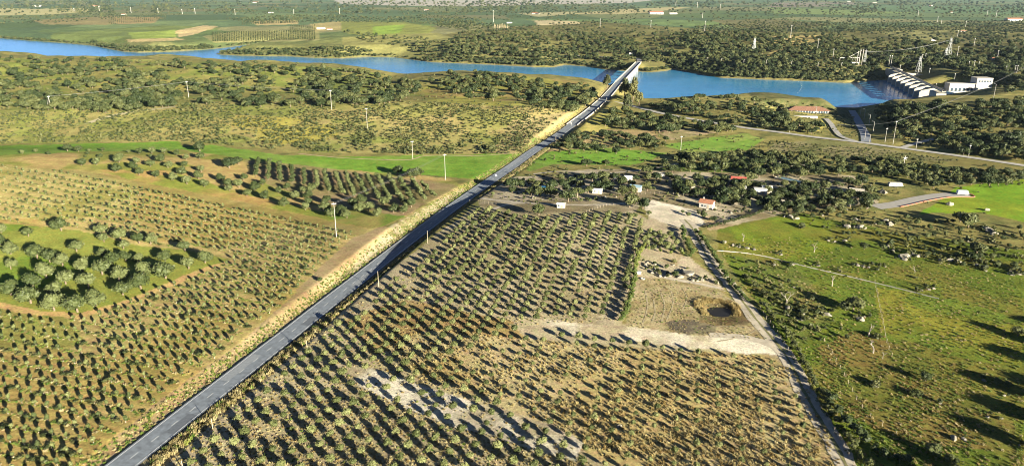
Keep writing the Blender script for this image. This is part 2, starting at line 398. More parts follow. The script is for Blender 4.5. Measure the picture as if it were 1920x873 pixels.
# olive belt between green strip and sapling field
paint([(-100,294),(150,285),(340,281),(440,294),(560,310),(700,322),(845,335),(870,350),(860,380),(700,430),(560,395),(420,372),(180,325),(-100,306)], (.42,.31,.12), (.24,.25,.055), n5)
paint([(180,318),(330,322),(460,365),(620,400),(700,425),(690,432),(420,378),(240,335)], (.24,.27,.05), (.42,.28,.1), n5)
paint([(460,300),(560,308),(850,345),(870,355),(740,412),(620,385),(500,345)], (.34,.25,.13), (.26,.22,.09), n5)
paint([(600,384),(760,405),(700,432),(620,412)], (.17,.26,.04), (.3,.26,.08), n5)
# sapling field
paint([(-200,300),(0,308),(180,324),(420,372),(690,430),(722,424),(640,500),(560,570),(440,668),(300,770),(170,873),(60,960),(-200,960)], (.39,.285,.095), (.44,.34,.135), n5)
paint([(-200,300),(0,309),(170,323),(260,345),(240,400),(100,412),(-200,405)], (.45,.365,.14), (.34,.30,.085), n5)
paint([(-80,560),(120,590),(160,640),(40,700),(-80,690)], (.37,.275,.095), (.28,.26,.07), n5)
_rows = [300.0]
while _rows[-1] < 930: _rows.append(_rows[-1] + 11.2 + max(0, _rows[-1] - 320) * 0.0325)
y0v = PY2 - 0.208 * PX2; ph = np.interp(y0v, _rows, np.arange(len(_rows))); fr = np.abs(ph - np.round(ph))
strip = (1 - sstep(.12, .3, fr + .25 * (n2[..., 0] - .5)))[..., None] * inpoly(PX2, PY2, [(-200,300),(0,308),(180,324),(420,372),(690,430),(640,480),(540,560),(430,655),(290,755),(120,890),(-200,960)])[..., None]
C2 = C2 * (1 - .4 * strip) + c3(.15,.155,.045) * .4 * strip
furrow = (sstep(.36, .46, fr) * .16)[..., None] * (strip == 0) * inpoly(PX2, PY2, [(-200,520),(400,560),(290,755),(120,890),(-200,960)])[..., None]
C2 = C2 * (1 - furrow)
# grass island with the old olives
paint([(-200,414),(100,425),(180,440),(265,461),(350,470),(432,486),(330,522),(230,562),(150,588),(80,582),(-200,520)], (.17,.24,.034), (.25,.27,.055), n5)
paint([(432,486),(440,489),(335,530),(230,570),(150,597),(78,592),(-200,540),(-200,520),(80,582),(150,588),(230,562),(330,522)], (.50,.34,.14))
# verge and cutting bank left of the road
paint([(880,352),(898,352),(840,392),(760,450),(680,515),(600,580),(520,640),(440,705),(300,815),(205,893),(150,893),(280,795),(420,690),(540,590),(640,505),(720,432),(790,385)], (.17,.15,.055), (.12,.13,.033), n5)
paint([(600,545),(660,482),(720,430),(800,385),(872,352),(880,362),(820,395),(740,452),(690,490),(640,525)], (.27,.23,.15), (.15,.135,.06), n6)
# two-wheel dirt track beside it
paint([(715,425),(735,430),(690,468),(640,515),(560,590),(470,660),(380,735),(290,805),(200,880),(140,880),(260,785),(360,705),(450,640),(530,570),(600,500),(660,448)], (.33,.235,.115), (.36,.275,.145), n5)
# orchard right of the road
paint([(892,385),(1000,398),(1190,398),(1245,430),(1165,608),(1420,640),(1480,662),(1600,900),(240,900),(300,873),(560,640),(700,528),(790,462)], (.335,.28,.16), (.41,.345,.215), n5)
paint([(640,600),(760,560),(960,600),(990,640),(830,640),(700,660)], (.42,.33,.17), (.34,.24,.1), n5)
paint([(800,618),(960,632),(1150,650),(1440,668),(1500,700),(1560,830),(1590,900),(1250,900),(1120,860),(1040,805),(880,735),(760,690),(730,650)], (.355,.275,.12), (.41,.335,.175), n5)
paint([(955,606),(1020,600),(1160,612),(1300,628),(1430,640),(1470,668),(1400,664),(1240,645),(1110,632),(980,622)], (.64,.58,.45), (.42,.35,.22), n5)
paint([(610,680),(700,690),(780,718),(870,745),(960,778),(1040,798),(1100,830),(1080,862),(960,832),(860,800),(760,768),(670,722)], (.54,.49,.38), (.32,.265,.165), n5)
paint([(1180,440),(1210,440),(1180,520),(1150,610),(1120,606),(1150,520)], (.36,.30,.2))
# tilled plot, yard, clearings
paint([(1200,520),(1300,525),(1350,545),(1400,590),(1448,640),(1320,632),(1170,612)], (.28,.225,.11), (.35,.29,.16), n6)
paint([(1195,480),(1290,480),(1340,520),(1360,545),(1300,530),(1200,520)], (.44,.37,.25), (.31,.27,.15), n5)
paint([(1205,378),(1250,368),(1310,378),(1345,398),(1322,420),(1290,432),(1250,420),(1215,405)], (.66,.60,.48), (.56,.49,.37), n5)
paint([(1310,398),(1400,410),(1380,428),(1330,432)], (.40,.30,.17), (.5,.42,.26), n5)
paint([(1215,405),(1290,432),(1270,500),(1200,480)], (.33,.26,.15), (.42,.35,.23), n5)
# meadows
paint([(1345,430),(1480,400),(1520,402),(1700,440),(1930,470),(2200,500),(2200,960),(1610,960),(1560,850),(1500,700),(1420,570),(1345,470)], (.125,.165,.022), (.185,.175,.034), n5)
paint([(1370,425),(1490,404),(1560,420),(1560,470),(1480,490),(1390,470)], (.165,.215,.022), (.19,.20,.03), n5)
paint([(1530,650),(1600,620),(1720,660),(1800,740),(1900,790),(1900,850),(1700,830),(1600,780)], (.20,.155,.042), (.14,.15,.028), n5)
paint([(1640,540),(1800,560),(1920,600),(1920,690),(1760,660),(1650,620)], (.215,.21,.03), (.14,.185,.025), n5)
paint([(1390,480),(1500,500),(1560,600),(1500,650),(1440,590)], (.12,.15,.03), (.2,.17,.055), n5)
paint([(1790,352),(1930,333),(2200,345),(2200,440),(1930,420),(1840,398),(1770,400),(1720,402),(1760,378)], (.185,.32,.025), (.26,.33,.03), n5)
paint([(1650,300),(1760,310),(1800,345),(1700,345),(1610,330)], (.24,.25,.055), (.2,.19,.06), n5)
# farm among the oaks, green strips right of the road
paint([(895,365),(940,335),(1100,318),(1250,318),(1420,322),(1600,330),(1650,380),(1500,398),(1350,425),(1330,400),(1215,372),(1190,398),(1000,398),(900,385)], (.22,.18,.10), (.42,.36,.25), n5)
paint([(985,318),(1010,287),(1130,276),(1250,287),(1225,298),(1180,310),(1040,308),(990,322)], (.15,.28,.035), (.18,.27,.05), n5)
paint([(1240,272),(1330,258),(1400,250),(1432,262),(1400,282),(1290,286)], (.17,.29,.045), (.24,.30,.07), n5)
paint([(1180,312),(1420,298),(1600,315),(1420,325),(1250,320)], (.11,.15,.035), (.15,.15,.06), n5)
paint([(1230,245),(1290,240),(1350,248),(1260,262)], (.44,.33,.2), (.3,.26,.12), n5)
paint([(1010,285),(1050,262),(1130,242),(1230,245),(1240,268),(1120,278)], (.36,.27,.13), (.24,.22,.08), n5)
paint([(1060,240),(1120,198),(1180,200),(1150,235),(1100,260)], (.42,.36,.11), (.28,.26,.07), n5)
paint([(1450,268),(1560,262),(1700,285),(1800,302),(1640,300),(1440,282)], (.26,.23,.11), (.18,.18,.065), n5)
paint([(1530,248),(1560,230),(1545,222),(1530,235)], (.46,.40,.1))
paint([(1690,255),(1720,240),(1740,250),(1700,262)], (.48,.36,.1))
paint([(1600,205),(1560,203),(1470,196),(1490,200),(1560,208)], (.3,.26,.16))
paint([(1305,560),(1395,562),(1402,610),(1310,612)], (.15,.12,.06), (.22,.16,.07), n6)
paint([(1400,172),(1560,172),(1615,200),(1600,224),(1500,210),(1420,196)], (.13,.12,.05), (.09,.1,.035), n6)
paint([(1248,604),(1300,600),(1345,612),(1340,628),(1290,628),(1255,618)], (.12,.10,.07), (.2,.17,.1), n6)  # shade of a hollow, painted dark into the ground colour
shoreband = (sd > -3) & (sd < 2.2) & (Y2 > 500) & (Y2 < 3200)
C2[shoreband] = c3(.22,.195,.105) * (0.6 + 0.5 * n2[shoreband])
rd = segdist(X2, Y2, [tuple(p) for p in ROAD[::2]])[0]
m = rd < 5.6; C2[m] = c3(.34,.29,.18) * (0.7 + 0.6 * n2[m])

gm, n, b = new_mat("ground_cover")
at = N(n, "ShaderNodeAttribute"); at.attribute_name = "cover"
tc = N(n, "ShaderNodeTexCoord")
def gnoise(scale, det, lo, hi, rough=0.65):
    x = N(n, "ShaderNodeTexNoise"); x.inputs["Scale"].default_value = scale; x.inputs["Detail"].default_value = det; x.inputs["Roughness"].default_value = rough
    n.links.new(tc.outputs["Object"], x.inputs["Vector"])
    r = N(n, "ShaderNodeMapRange"); r.inputs[1].default_value = 0.3; r.inputs[2].default_value = 0.7; r.inputs[3].default_value = lo; r.inputs[4].default_value = hi
    n.links.new(x.outputs["Fac"], r.inputs[0]); return x, r.outputs[0]
xa, fa_ = gnoise(1.3, 7, 0.45, 1.5, 0.8); xb, fb_ = gnoise(0.11, 5, 0.75, 1.25)
mu = N(n, "ShaderNodeMath", operation='MULTIPLY'); n.links.new(fa_, mu.inputs[0]); n.links.new(fb_, mu.inputs[1])
sv = N(n, "ShaderNodeVectorMath", operation='SCALE'); n.links.new(at.outputs["Color"], sv.inputs[0]); n.links.new(mu.outputs[0], sv.inputs["Scale"])
hs = N(n, "ShaderNodeHueSaturation"); n.links.new(sv.outputs[0], hs.inputs["Color"])
xc, fc_ = gnoise(0.45, 4, 0.47, 0.53); n.links.new(fc_, hs.inputs["Hue"])
n.links.new(hs.outputs[0], b.inputs["Base Color"])
b.inputs["Roughness"].default_value = 0.95; b.inputs["Specular IOR Level"].default_value = 0.08
bp = N(n, "ShaderNodeBump"); bp.inputs["Strength"].default_value = 0.55; bp.inputs["Distance"].default_value = 0.35
n.links.new(xa.outputs["Fac"], bp.inputs["Height"]); n.links.new(bp.outputs[0], b.inputs["Normal"])

def build_ground():
    ny, na = X2.shape
    co = np.stack([X2, Y2, Z2], -1).reshape(-1, 3).astype(np.float32)
    j, i = np.meshgrid(np.arange(ny - 1), np.arange(na - 1), indexing='ij')
    q = (j * na + i).ravel(); f = np.stack([q, q + 1, q + na + 1, q + na], 1).astype(np.int32)
    me = bpy.data.meshes.new("ground"); me.vertices.add(len(co)); me.vertices.foreach_set("co", co.ravel())
    me.loops.add(f.size); me.loops.foreach_set("vertex_index", f.ravel())
    me.polygons.add(len(f)); me.polygons.foreach_set("loop_start", np.arange(0, f.size, 4, dtype=np.int32))
    me.update(calc_edges=True); me.polygons.foreach_set("use_smooth", np.ones(len(f), bool))
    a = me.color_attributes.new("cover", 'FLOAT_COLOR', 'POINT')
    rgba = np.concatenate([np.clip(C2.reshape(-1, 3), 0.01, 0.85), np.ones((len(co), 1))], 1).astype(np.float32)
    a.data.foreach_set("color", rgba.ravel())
    me.materials.append(gm); o = bpy.data.objects.new("ground", me); col.objects.link(o)
    tag(o, "rolling farmland of ochre fields, green meadows and scrub hills", "ground", kind="structure"); return o
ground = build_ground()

# ------------------------------------------------------------------ water
wm, n, b = new_mat("lake_water")
b.inputs["Base Color"].default_value = (.03,.27,.52,1); b.inputs["Roughness"].default_value = 0.16; b.inputs["IOR"].default_value = 1.33
tc = N(n, "ShaderNodeTexCoord"); mp = N(n, "ShaderNodeMapping"); mp.inputs["Scale"].default_value = (0.05, 0.25, 0.1)
no = N(n, "ShaderNodeTexNoise"); no.inputs["Scale"].default_value = 2.0; no.inputs["Detail"].default_value = 6
n.links.new(tc.outputs["Object"], mp.inputs[0]); n.links.new(mp.outputs[0], no.inputs[0])
n2w = N(n, "ShaderNodeTexNoise"); n2w.inputs["Scale"].default_value = 0.012; n2w.inputs["Detail"].default_value = 3; n.links.new(tc.outputs["Object"], n2w.inputs["Vector"])
crw = N(n, "ShaderNodeValToRGB"); crw.color_ramp.elements[0].position = .35; crw.color_ramp.elements[0].color = (.035,.22,.43,1); crw.color_ramp.elements[1].position = .68; crw.color_ramp.elements[1].color = (.06,.29,.51,1)
n.links.new(n2w.outputs["Fac"], crw.inputs[0]); n.links.new(crw.outputs[0], b.inputs["Base Color"])
bp = N(n, "ShaderNodeBump"); bp.inputs["Strength"].default_value = 0.3; bp.inputs["Distance"].default_value = 0.5
n.links.new(no.outputs["Fac"], bp.inputs["Height"]); n.links.new(bp.outputs[0], b.inputs["Normal"])
LXY = np.array(LAKE); cx0, cx1, cy0, cy1 = LXY[:,0].min() - 40, LXY[:,0].max() + 4, LXY[:,1].min() - 30, LXY[:,1].max() + 60
lake = link("lake", [(x, y, LAKE_Z) for x, y in LAKE], [tuple(range(len(LAKE)))], wm)
import bmesh
bm = bmesh.new(); bm.from_mesh(lake.data); bmesh.ops.triangulate(bm, faces=bm.faces[:]); 
for f in bm.faces:
    if f.normal.z < 0: f.normal_flip()
bm.to_mesh(lake.data); bm.free()
tag(lake, "long blue reservoir winding behind the wooded hills", "lake", kind="structure")
pm = mat("pond_water", (.022,.02,.016), 0.3, spec=0.2)
t = np.linspace(0, 2 * np.pi, 29)[:-1]
pz = float(hz(*PONDC)) + 0.42
pond = link("pond", [(PONDC[0] + 4.0 * math.cos(a) * (1 + .15 * math.sin(3 * a)), PONDC[1] + 4.4 * math.sin(a) * (1 + .1 * math.cos(2 * a)), pz) for a in t], [tuple(range(28))], pm)
tag(pond, "small dark pond in a bank of dry reeds beside the track", "pond", kind="structure")
# ------------------------------------------------------------------ roads and tracks
asph = mat("asphalt", (.19,.215,.245), 0.75, var=0.3, scale=0.6, bump=0.05)
asph2 = mat("worn_asphalt", (.42,.40,.36), 0.85, var=0.2, scale=0.3, bump=0.05)
white = mat("road_paint", (.78,.78,.76), 0.6, var=0.15, scale=2.0)
dirt = mat("pale_dirt", (.44,.385,.295), 0.95, var=0.28, scale=0.35, bump=0.3)
RL = resample(ROAD, 3.0)
road = ribbon("road", RL, 7.6, asph, 0.0); tag(road, "two-lane asphalt road running straight to the bridge", "road", kind="structure")
for s in (-3.25, 3.25):
    ribbon("edge_line", RL, 0.16, white, 0.012, s, road)
acc = np.concatenate([[0], np.cumsum(np.linalg.norm(np.diff(RL[:, :2], axis=0), axis=1))])
d0 = None
# the dash seen at pixel (329, 791.6) fixes the phase
px0 = np.array(onz(329, 791.6, 0)); s0 = acc[np.argmin(np.hypot(RL[:, 0] - px0[0], RL[:, 1] - px0[1]))]
k = s0 % 7.0
while k < acc[-1] - 60:
    q = np.linspace(k - 1.3, k + 1.3, 3)
    if q[0] > 0:
        ribbon("lane_dash", np.stack([np.interp(q, acc, RL[:, c]) for c in range(3)], 1), 0.14, white, 0.012, 0, road)
    k += 7.0
tarp = [mat("tar_patch", (.13,.145,.165), .7, var=.2, scale=1.5), mat("worn_patch", (.25,.27,.29), .8, var=.2, scale=1.5)]
for k, (s_, ln_, sd_, w_) in enumerate(((32, 9, 1.7, 2.6), (58, 16, -1.6, 2.8), (96, 7, 1.5, 3.0), (131, 22, 1.6, 2.4), (170, 12, -1.7, 2.7), (214, 18, -1.5, 3.0), (262, 14, 1.6, 2.8), (330, 30, -1.6, 2.9), (420, 26, 1.6, 2.9))):
    q = np.linspace(s_, s_ + ln_, 6); ribbon("asphalt_patch", np.stack([np.interp(q, acc, RL[:, c]) for c in range(3)], 1), w_, tarp[k % 2], 0.005, sd_, road)
r2 = ribbon("far_road", resample(ROADFAR, 4), 7.5, asph2, 0.0); tag(r2, "grey road turning left beyond the bridge", "road", kind="structure")
r3 = ribbon("side_road", resample(SIDE, 4), 6.2, asph2, 0.02); tag(r3, "pale narrow side road crossing towards the dam", "road", kind="structure")
r4 = ribbon("boat_ramp", resample(RAMP, 3), 7.0, mat("ramp_concrete", (.26,.28,.31), 0.85, var=0.15, scale=0.4), 0.04); tag(r4, "straight grey slipway running down to the water", "ramp", kind="structure")
r5 = ribbon("driveway", resample(DRIVE, 3), 4.2, asph2, 0.06); tag(r5, "pale curved drive up to the lakeside building", "driveway", kind="structure")
r6 = ribbon("branch_road", resample(BRANCH, 4), 4.2, asph2, 0.03); tag(r6, "pale branch road leading right from the side road", "road", kind="structure")
TR = resample(TRACK, 2.0)
r7 = ribbon("farm_track", TR, 4.6 + 1.2 * vn(TR[:, 1], TR[:, 0], 15, 4), dirt, 0.06, drape=True, wob=0.5); tag(r7, "pale dirt farm track along the meadow edge", "track", kind="structure")
ribbon("grass_strip", TR, 0.5 + .5 * vn(TR[:, 1], TR[:, 0] + 9, 7, 4), mat("track_grass", (.20,.19,.08), .95, var=.4, scale=1.5), 0.10, parent=r7, drape=True, wob=.25)
def pxline(pts, n=6):
    X, Y, Z = G([p[0] for p in pts], [p[1] for p in pts]); return smooth_line(np.stack([X, Y, Z], 1), n)
def path(name, pts, w, m, label, lift=0.05, step=2.0, cat="path"):
    L = resample(pxline(pts), step); o = ribbon(name, L, w, m, lift, drape=True, wob=0.3); tag(o, label, cat, kind="structure"); return o
path("dirt_path", [(875,374),(905,372),(960,378),(1040,383),(1120,384),(1190,380),(1230,384)], 3.0, dirt, "pale dirt path from the road to the yard")
path("dirt_path", [(925,392),(955,382),(985,381)], 2.6, dirt, "short pale loop path beside the road")
path("dirt_path", [(1000,326),(1060,321),(1140,324),(1220,316),(1290,303)], 2.4, dirt, "thin pale path below the green strip")
path("dirt_path", [(1215,502),(1250,520),(1300,530),(1352,540)], 2.2, dirt, "pale path curving round the rock pile")
path("dirt_path", [(1330,628),(1400,632),(1455,650)], 3.2, dirt, "pale wheel track joining the farm track")
path("dirt_path", [(560,288),(640,296),(760,300),(800,292),(900,292),(975,288)], 1.4, mat("path_earth",(.44,.33,.2),0.95,var=0.2), "thin earth path along the top of the green strip")
path("dirt_path", [(160,232),(220,215),(290,205),(330,200)], 5.0, mat("path_grass",(.36,.32,.2),0.95,var=0.2), "grassy grey track climbing the scrub hill", step=4)
# paved lane with red kerb
lane = resample(pxline([(1640,388),(1680,383),(1720,374),(1770,366),(1818,366)]), 2)
paved = ribbon("paved_lane", lane, 8.5, mat("lane_paving", (.34,.32,.29), 0.85, var=0.12, scale=0.5), 0.08, drape=True); tag(paved, "grey paved lane ending in a turning bay", "lane", kind="structure")
kerbm = mat("red_kerb", (.34,.14,.09), 0.8, var=0.15)
t = np.gradient(lane[:, :2], axis=0); t /= np.linalg.norm(t, axis=1)[:, None]; nrm = np.stack([t[:, 1], -t[:, 0]], 1)
KL = np.concatenate([lane[:, :2] + nrm * 4.4, [lane[-1, :2] + t[-1] * 1.2 + nrm[-1] * 3, lane[-1, :2] + t[-1] * 1.6, lane[-1, :2] + t[-1] * 1.2 - nrm[-1] * 3]])
KL = KL[6:]; tk = np.gradient(KL, axis=0); tk /= np.linalg.norm(tk, axis=1)[:, None]; nk = np.stack([tk[:, 1], -tk[:, 0]], 1); KZ = hz(KL[:, 0], KL[:, 1])
V = []; Fc = []
for k in range(len(KL)):
    for o_ in (-.25, .25):
        q = KL[k] + nk[k] * o_; V += [(q[0], q[1], KZ[k] - .3), (q[0], q[1], KZ[k] + .45)]
for k in range(len(KL) - 1):
    a = 4 * k; b_ = a + 4; Fc += [(a, a + 1, b_ + 1, b_), (a + 3, a + 2, b_ + 2, b_ + 3), (a + 1, a + 3, b_ + 3, b_ + 1)]
link("kerb", V, Fc, kerbm, paved)
# ------------------------------------------------------------------ plants: prototype meshes
ICO_V = None
def ico():
    global ICO_V
    if ICO_V is None:
        bm = bmesh.new(); bmesh.ops.create_icosphere(bm, subdivisions=1, radius=1.0)
        bm.verts.ensure_lookup_table(); ICO_V = ([tuple(v.co) for v in bm.verts], [tuple(v.index for v in f.verts) for f in bm.faces]); bm.free()
    return ICO_V
def crown_mesh(seed, rx, rz, cz, nblob, nleaf, leaf, core=0.72, spread=0.55, rb=0.5, up=0.0, flat=0.0):
    """uneven crown: clumps of leaf-sized faces round several centres, thin cores inside"""
    r = np.random.default_rng(seed); V = []; Fc = []
    cs = []
    for k in range(nblob):
        d = r.normal(size=3); d /= np.linalg.norm(d); d[2] = abs(d[2]) * (1 - flat) - 0.25 if k else 0
        f = r.uniform(0.5, 1.0) * spread if k else 0.0
        rr = r.uniform(0.75, 1.25) * rb * (1.25 if k == 0 else 1)
        cs.append((np.array([d[0] * f * rx, d[1] * f * rx, cz + d[2] * f * rz * 1.25]), rr))
    iv, if_ = ico()
    for c, rr in cs:
        if core > 0:
            b = len(V); j = r.uniform(0.8, 1.15, len(iv))
            V += [tuple(c + np.array(v) * j[i] * core * rr * np.array([rx, rx, rz])) for i, v in enumerate(iv)]
            Fc += [tuple(b + i for i in f) for f in if_]
    wts = np.array([c[1] ** 2 for c in cs]); wts /= wts.sum()
    for k in range(nleaf):
        c, rr = cs[r.choice(len(cs), p=wts)]
        d = r.normal(size=3); d /= np.linalg.norm(d); d[2] += up
        p = c + d * rr * np.array([rx, rx, rz]) * r.uniform(0.72, 1.12)
        nrm = d + r.normal(size=3) * 0.55; nrm /= np.linalg.norm(nrm)
        u = np.cross(nrm, r.normal(size=3)); u /= np.linalg.norm(u); v = np.cross(nrm, u)
        s = leaf * r.uniform(0.6, 1.35); b = len(V)
        V += [tuple(p - u * s * 0.5 - v * s * 0.32), tuple(p + u * s * 0.55 - v * s * 0.2), tuple(p + u * s * 0.4 + v * s * 0.4), tuple(p - u * s * 0.45 + v * s * 0.35)]
        Fc.append((b, b + 1, b + 2, b + 3))
    return V, Fc
def trunk_mesh(seed, h, r0, limbs=3, spread=0.5, lift=0.55):
    r = random.Random(seed); mb = MB(); top = (r.uniform(-.08, .08) * h, r.uniform(-.08, .08) * h, h * 0.62)
    mb.tube((0, 0, -0.35), top, r0, r0 * 0.7, 6)
    for k in range(limbs):
        a = k * 2 * math.pi / limbs + r.uniform(-.5, .5); q = (top[0] + math.cos(a) * h * spread, top[1] + math.sin(a) * h * spread, h * (0.62 + lift * r.uniform(.7, 1.1)))
        mb.tube(top, q, r0 * 0.5, r0 * 0.2, 5)
    return mb.v, mb.f
def me_from(name, parts):
    """parts: list of (verts, faces, material)"""
    V = []; Fc = []; mi = []; me = bpy.data.meshes.new(name)
    for k, (v, f, m) in enumerate(parts):
        b = len(V); V += [tuple(p) for p in v]; Fc += [tuple(b + i for i in q) for q in f]; mi += [k] * len(f); me.materials.append(m)
    me.from_pydata(V, [], Fc); me.polygons.foreach_set("material_index", mi); return me

L_sap = leaf_mat("sapling_leaves", (.07,.09,.03), (.11,.13,.042), (.16,.175,.066))
L_yol = leaf_mat("young_olive_leaves", (.07,.085,.028), (.118,.133,.045), (.178,.19,.075))
L_oli = leaf_mat("old_olive_leaves", (.045,.062,.02), (.075,.093,.032), (.12,.138,.052))
L_oak = leaf_mat("oak_leaves", (.03,.045,.016), (.055,.07,.024), (.10,.11,.04))
L_euc = leaf_mat("eucalyptus_leaves", (.055,.065,.025), (.10,.105,.04), (.17,.165,.06))
L_shr = leaf_mat("scrub_leaves", (.045,.058,.02), (.08,.09,.03), (.135,.135,.05))
L_hed = leaf_mat("hedge_leaves", (.06,.085,.02), (.11,.135,.03), (.2,.2,.05))
L_grn = leaf_mat("weed_leaves", (.07,.12,.02), (.12,.17,.03), (.2,.22,.05))
L_dry = leaf_mat("dry_weed", (.23,.165,.06), (.33,.25,.10), (.41,.34,.16), trans=0.25)
L_str = leaf_mat("straw", (.22,.18,.075), (.32,.26,.12), (.42,.36,.19), trans=0.25)
B_trk = mat("bark", (.17,.13,.09), 0.9, var=0.3, scale=3.0)
B_grd = mat("tree_guard", (.6,.58,.52), 0.7)

def sets(fn, n): return [fn(k) for k in range(n)]
SAP = sets(lambda k: (crown_mesh(100 + k, .78, 1.0, 1.5, 5, 170, .30, core=.8), trunk_mesh(k, 1.6, .05, 2, .2, .3)), 5)
YOL = sets(lambda k: (crown_mesh(200 + k, 1.55, 1.4, 1.5, 9, 520, .26, core=.82, spread=.55, rb=.5), trunk_mesh(20 + k, 1.7, .09, 3, .35, .4)), 6)
OLI = sets(lambda k: (crown_mesh(300 + k, 2.9, 2.5, 2.15, 13, 950, .4, core=.8, spread=.68, rb=.44), trunk_mesh(40 + k, 2.6, .27, 3, .3, .4)), 5)
OAK = sets(lambda k: (crown_mesh(400 + k, 3.9, 3.0, 3.05, 13, 640, .7, core=.78, spread=.72, rb=.43, flat=.15), trunk_mesh(60 + k, 3.4, .35, 3, .35, .4)), 6)
EUC = sets(lambda k: (crown_mesh(500 + k, 4.2, 7.2, 8.2, 20, 1100, .8, core=.7, spread=.85, rb=.34), trunk_mesh(80 + k, 9.5, .38, 4, .2, .45)), 3)
SHR = sets(lambda k: crown_mesh(600 + k, 1.0, .75, .5, 4, 70, .36, core=.7), 5)
def tuft(seed, nb, h, sp):
    r = np.random.default_rng(seed); V = []; Fc = []
    for k in range(nb):
        a = r.uniform(0, 2 * np.pi); d = r.uniform(0, sp); x, y = math.cos(a) * d, math.sin(a) * d
        t = r.uniform(0, 2 * np.pi); wv = .05 + .07 * r.random(); l = h * r.uniform(.55, 1.15); ox, oy = r.normal(size=2) * h * .28
        b = len(V); V += [(x - math.cos(t) * wv, y - math.sin(t) * wv, -.03), (x + math.cos(t) * wv, y + math.sin(t) * wv, -.03), (x + ox, y + oy, l)]
        Fc.append((b, b + 1, b + 2))
    return V, Fc
TUF = sets(lambda k: tuft(700 + k, 34, .55, .42), 4)
REED = sets(lambda k: tuft(720 + k, 40, 1.5, .6), 3)

# ------------------------------------------------------------------ scattering one object of many small plants
def instancer(name, P, meshes, scl, rot=None, label=None, cat=None, sz=None):
    """P: (n,3) points; each carries one of the meshes, turned and scaled"""
    n = len(P)
    if n == 0: return None
    pc = bpy.data.collections.new(name + "_kinds")
    for k, m in enumerate(meshes):
        pc.objects.link(bpy.data.objects.new("%s_kind_%02d" % (name, k), m))
    me = bpy.data.meshes.new(name); me.vertices.add(n); me.vertices.foreach_set("co", np.asarray(P, np.float32).ravel())
    r = rng.random(n) * 6.283 if rot is None else np.asarray(rot)
    s = np.full(n, scl) if np.isscalar(scl) else np.asarray(scl); s2 = s * rng.uniform(.82, 1.22, n) if sz is None else np.asarray(sz)
    a = me.attributes.new("turn", 'FLOAT_VECTOR', 'POINT'); a.data.foreach_set("vector", np.stack([r * 0, r * 0, r], 1).astype(np.float32).ravel())
    a = me.attributes.new("size", 'FLOAT_VECTOR', 'POINT'); a.data.foreach_set("vector", np.stack([s, s, s2], 1).astype(np.float32).ravel())
    a = me.attributes.new("pick", 'INT', 'POINT'); a.data.foreach_set("value", rng.integers(0, len(meshes), n).astype(np.int32))
    o = bpy.data.objects.new(name, me); col.objects.link(o)
    g = bpy.data.node_groups.new(name + "_scatter", 'GeometryNodeTree')
    g.interface.new_socket("Geometry", in_out='INPUT', socket_type='NodeSocketGeometry'); g.interface.new_socket("Geometry", in_out='OUTPUT', socket_type='NodeSocketGeometry')
    gi = g.nodes.new('NodeGroupInput'); go = g.nodes.new('NodeGroupOutput')
    ci = g.nodes.new('GeometryNodeCollectionInfo'); ci.inputs[0].default_value = pc; ci.inputs[1].default_value = True; ci.inputs[2].default_value = True
    ip = g.nodes.new('GeometryNodeInstanceOnPoints'); ip.inputs["Pick Instance"].default_value = True
    def na(nm, t):
        x = g.nodes.new('GeometryNodeInputNamedAttribute'); x.data_type = t; x.inputs[0].default_value = nm; return x.outputs[0]
    g.links.new(gi.outputs[0], ip.inputs["Points"]); g.links.new(ci.outputs[0], ip.inputs["Instance"])
    g.links.new(na("pick", 'INT'), ip.inputs["Instance Index"]); g.links.new(na("size", 'FLOAT_VECTOR'), ip.inputs["Scale"])
    er = g.nodes.new('FunctionNodeEulerToRotation'); g.links.new(na("turn", 'FLOAT_VECTOR'), er.inputs[0]); g.links.new(er.outputs[0], ip.inputs["Rotation"])
    g.links.new(ip.outputs[0], go.inputs[0])
    md = o.modifiers.new("scatter", 'NODES'); md.node_group = g
    tag(o, label, cat, kind="stuff"); return o

# ------------------------------------------------------------------ single plants
def tree_meshes(pre, S, leaf, bark, guard=False):
    out = []
    for k, (c, t) in enumerate(S):
        out.append((me_from(pre + "_crown", [(c[0], c[1], leaf)]), me_from(pre + "_trunk", [(t[0], t[1], bark)])))
    return out
def joined(pre, S, leaf, bark): return [me_from(pre, [(c[0], c[1], leaf), (t[0], t[1], bark)]) for c, t in S]
gmb = MB().tube((0, 0, -.05), (0, 0, .42), .06, .06, 6)
GUARD_ME = me_from("tree_guard", [(gmb.v, gmb.f, B_grd)])
M_SAP = tree_meshes("sapling", SAP, L_sap, B_trk); M_YOL = tree_meshes("young_olive", YOL, L_yol, B_trk)
M_OLI = tree_meshes("olive", OLI, L_oli, B_trk); M_OAK = tree_meshes("oak", OAK, L_oak, B_trk); M_EUC = tree_meshes("eucalyptus", EUC, L_euc, B_trk)
J_SAP = [me_from("sapling_all", [(c[0], c[1], L_sap), (t[0], t[1], B_trk), (gmb.v, gmb.f, B_grd)]) for c, t in SAP]
J_YOL = joined("young_olive_all", YOL, L_yol, B_trk); J_OAK = joined("oak_all", OAK, L_oak, B_trk); J_OLI = joined("olive_all", OLI, L_oli, B_trk)
J_SHR = [me_from("shrub", [(c[0], c[1], L_shr)]) for c in SHR]
def raw(name, me, parent):
    o = bpy.data.objects.new(name, me); col.objects.link(o); o.parent = parent; return o
def plant(name, kinds, p, s, label, cat, group=None, guard=False, sz=None):
    k = random.randrange(len(kinds)); e = empty(name, p, random.uniform(0, 6.28)); e.scale = (s, s, s if sz is None else sz)
    raw("crown", kinds[k][0], e); raw("trunk", kinds[k][1], e)
    if guard: raw("trunk_guard", GUARD_ME, e)
    tag(e, label, cat, group); return e
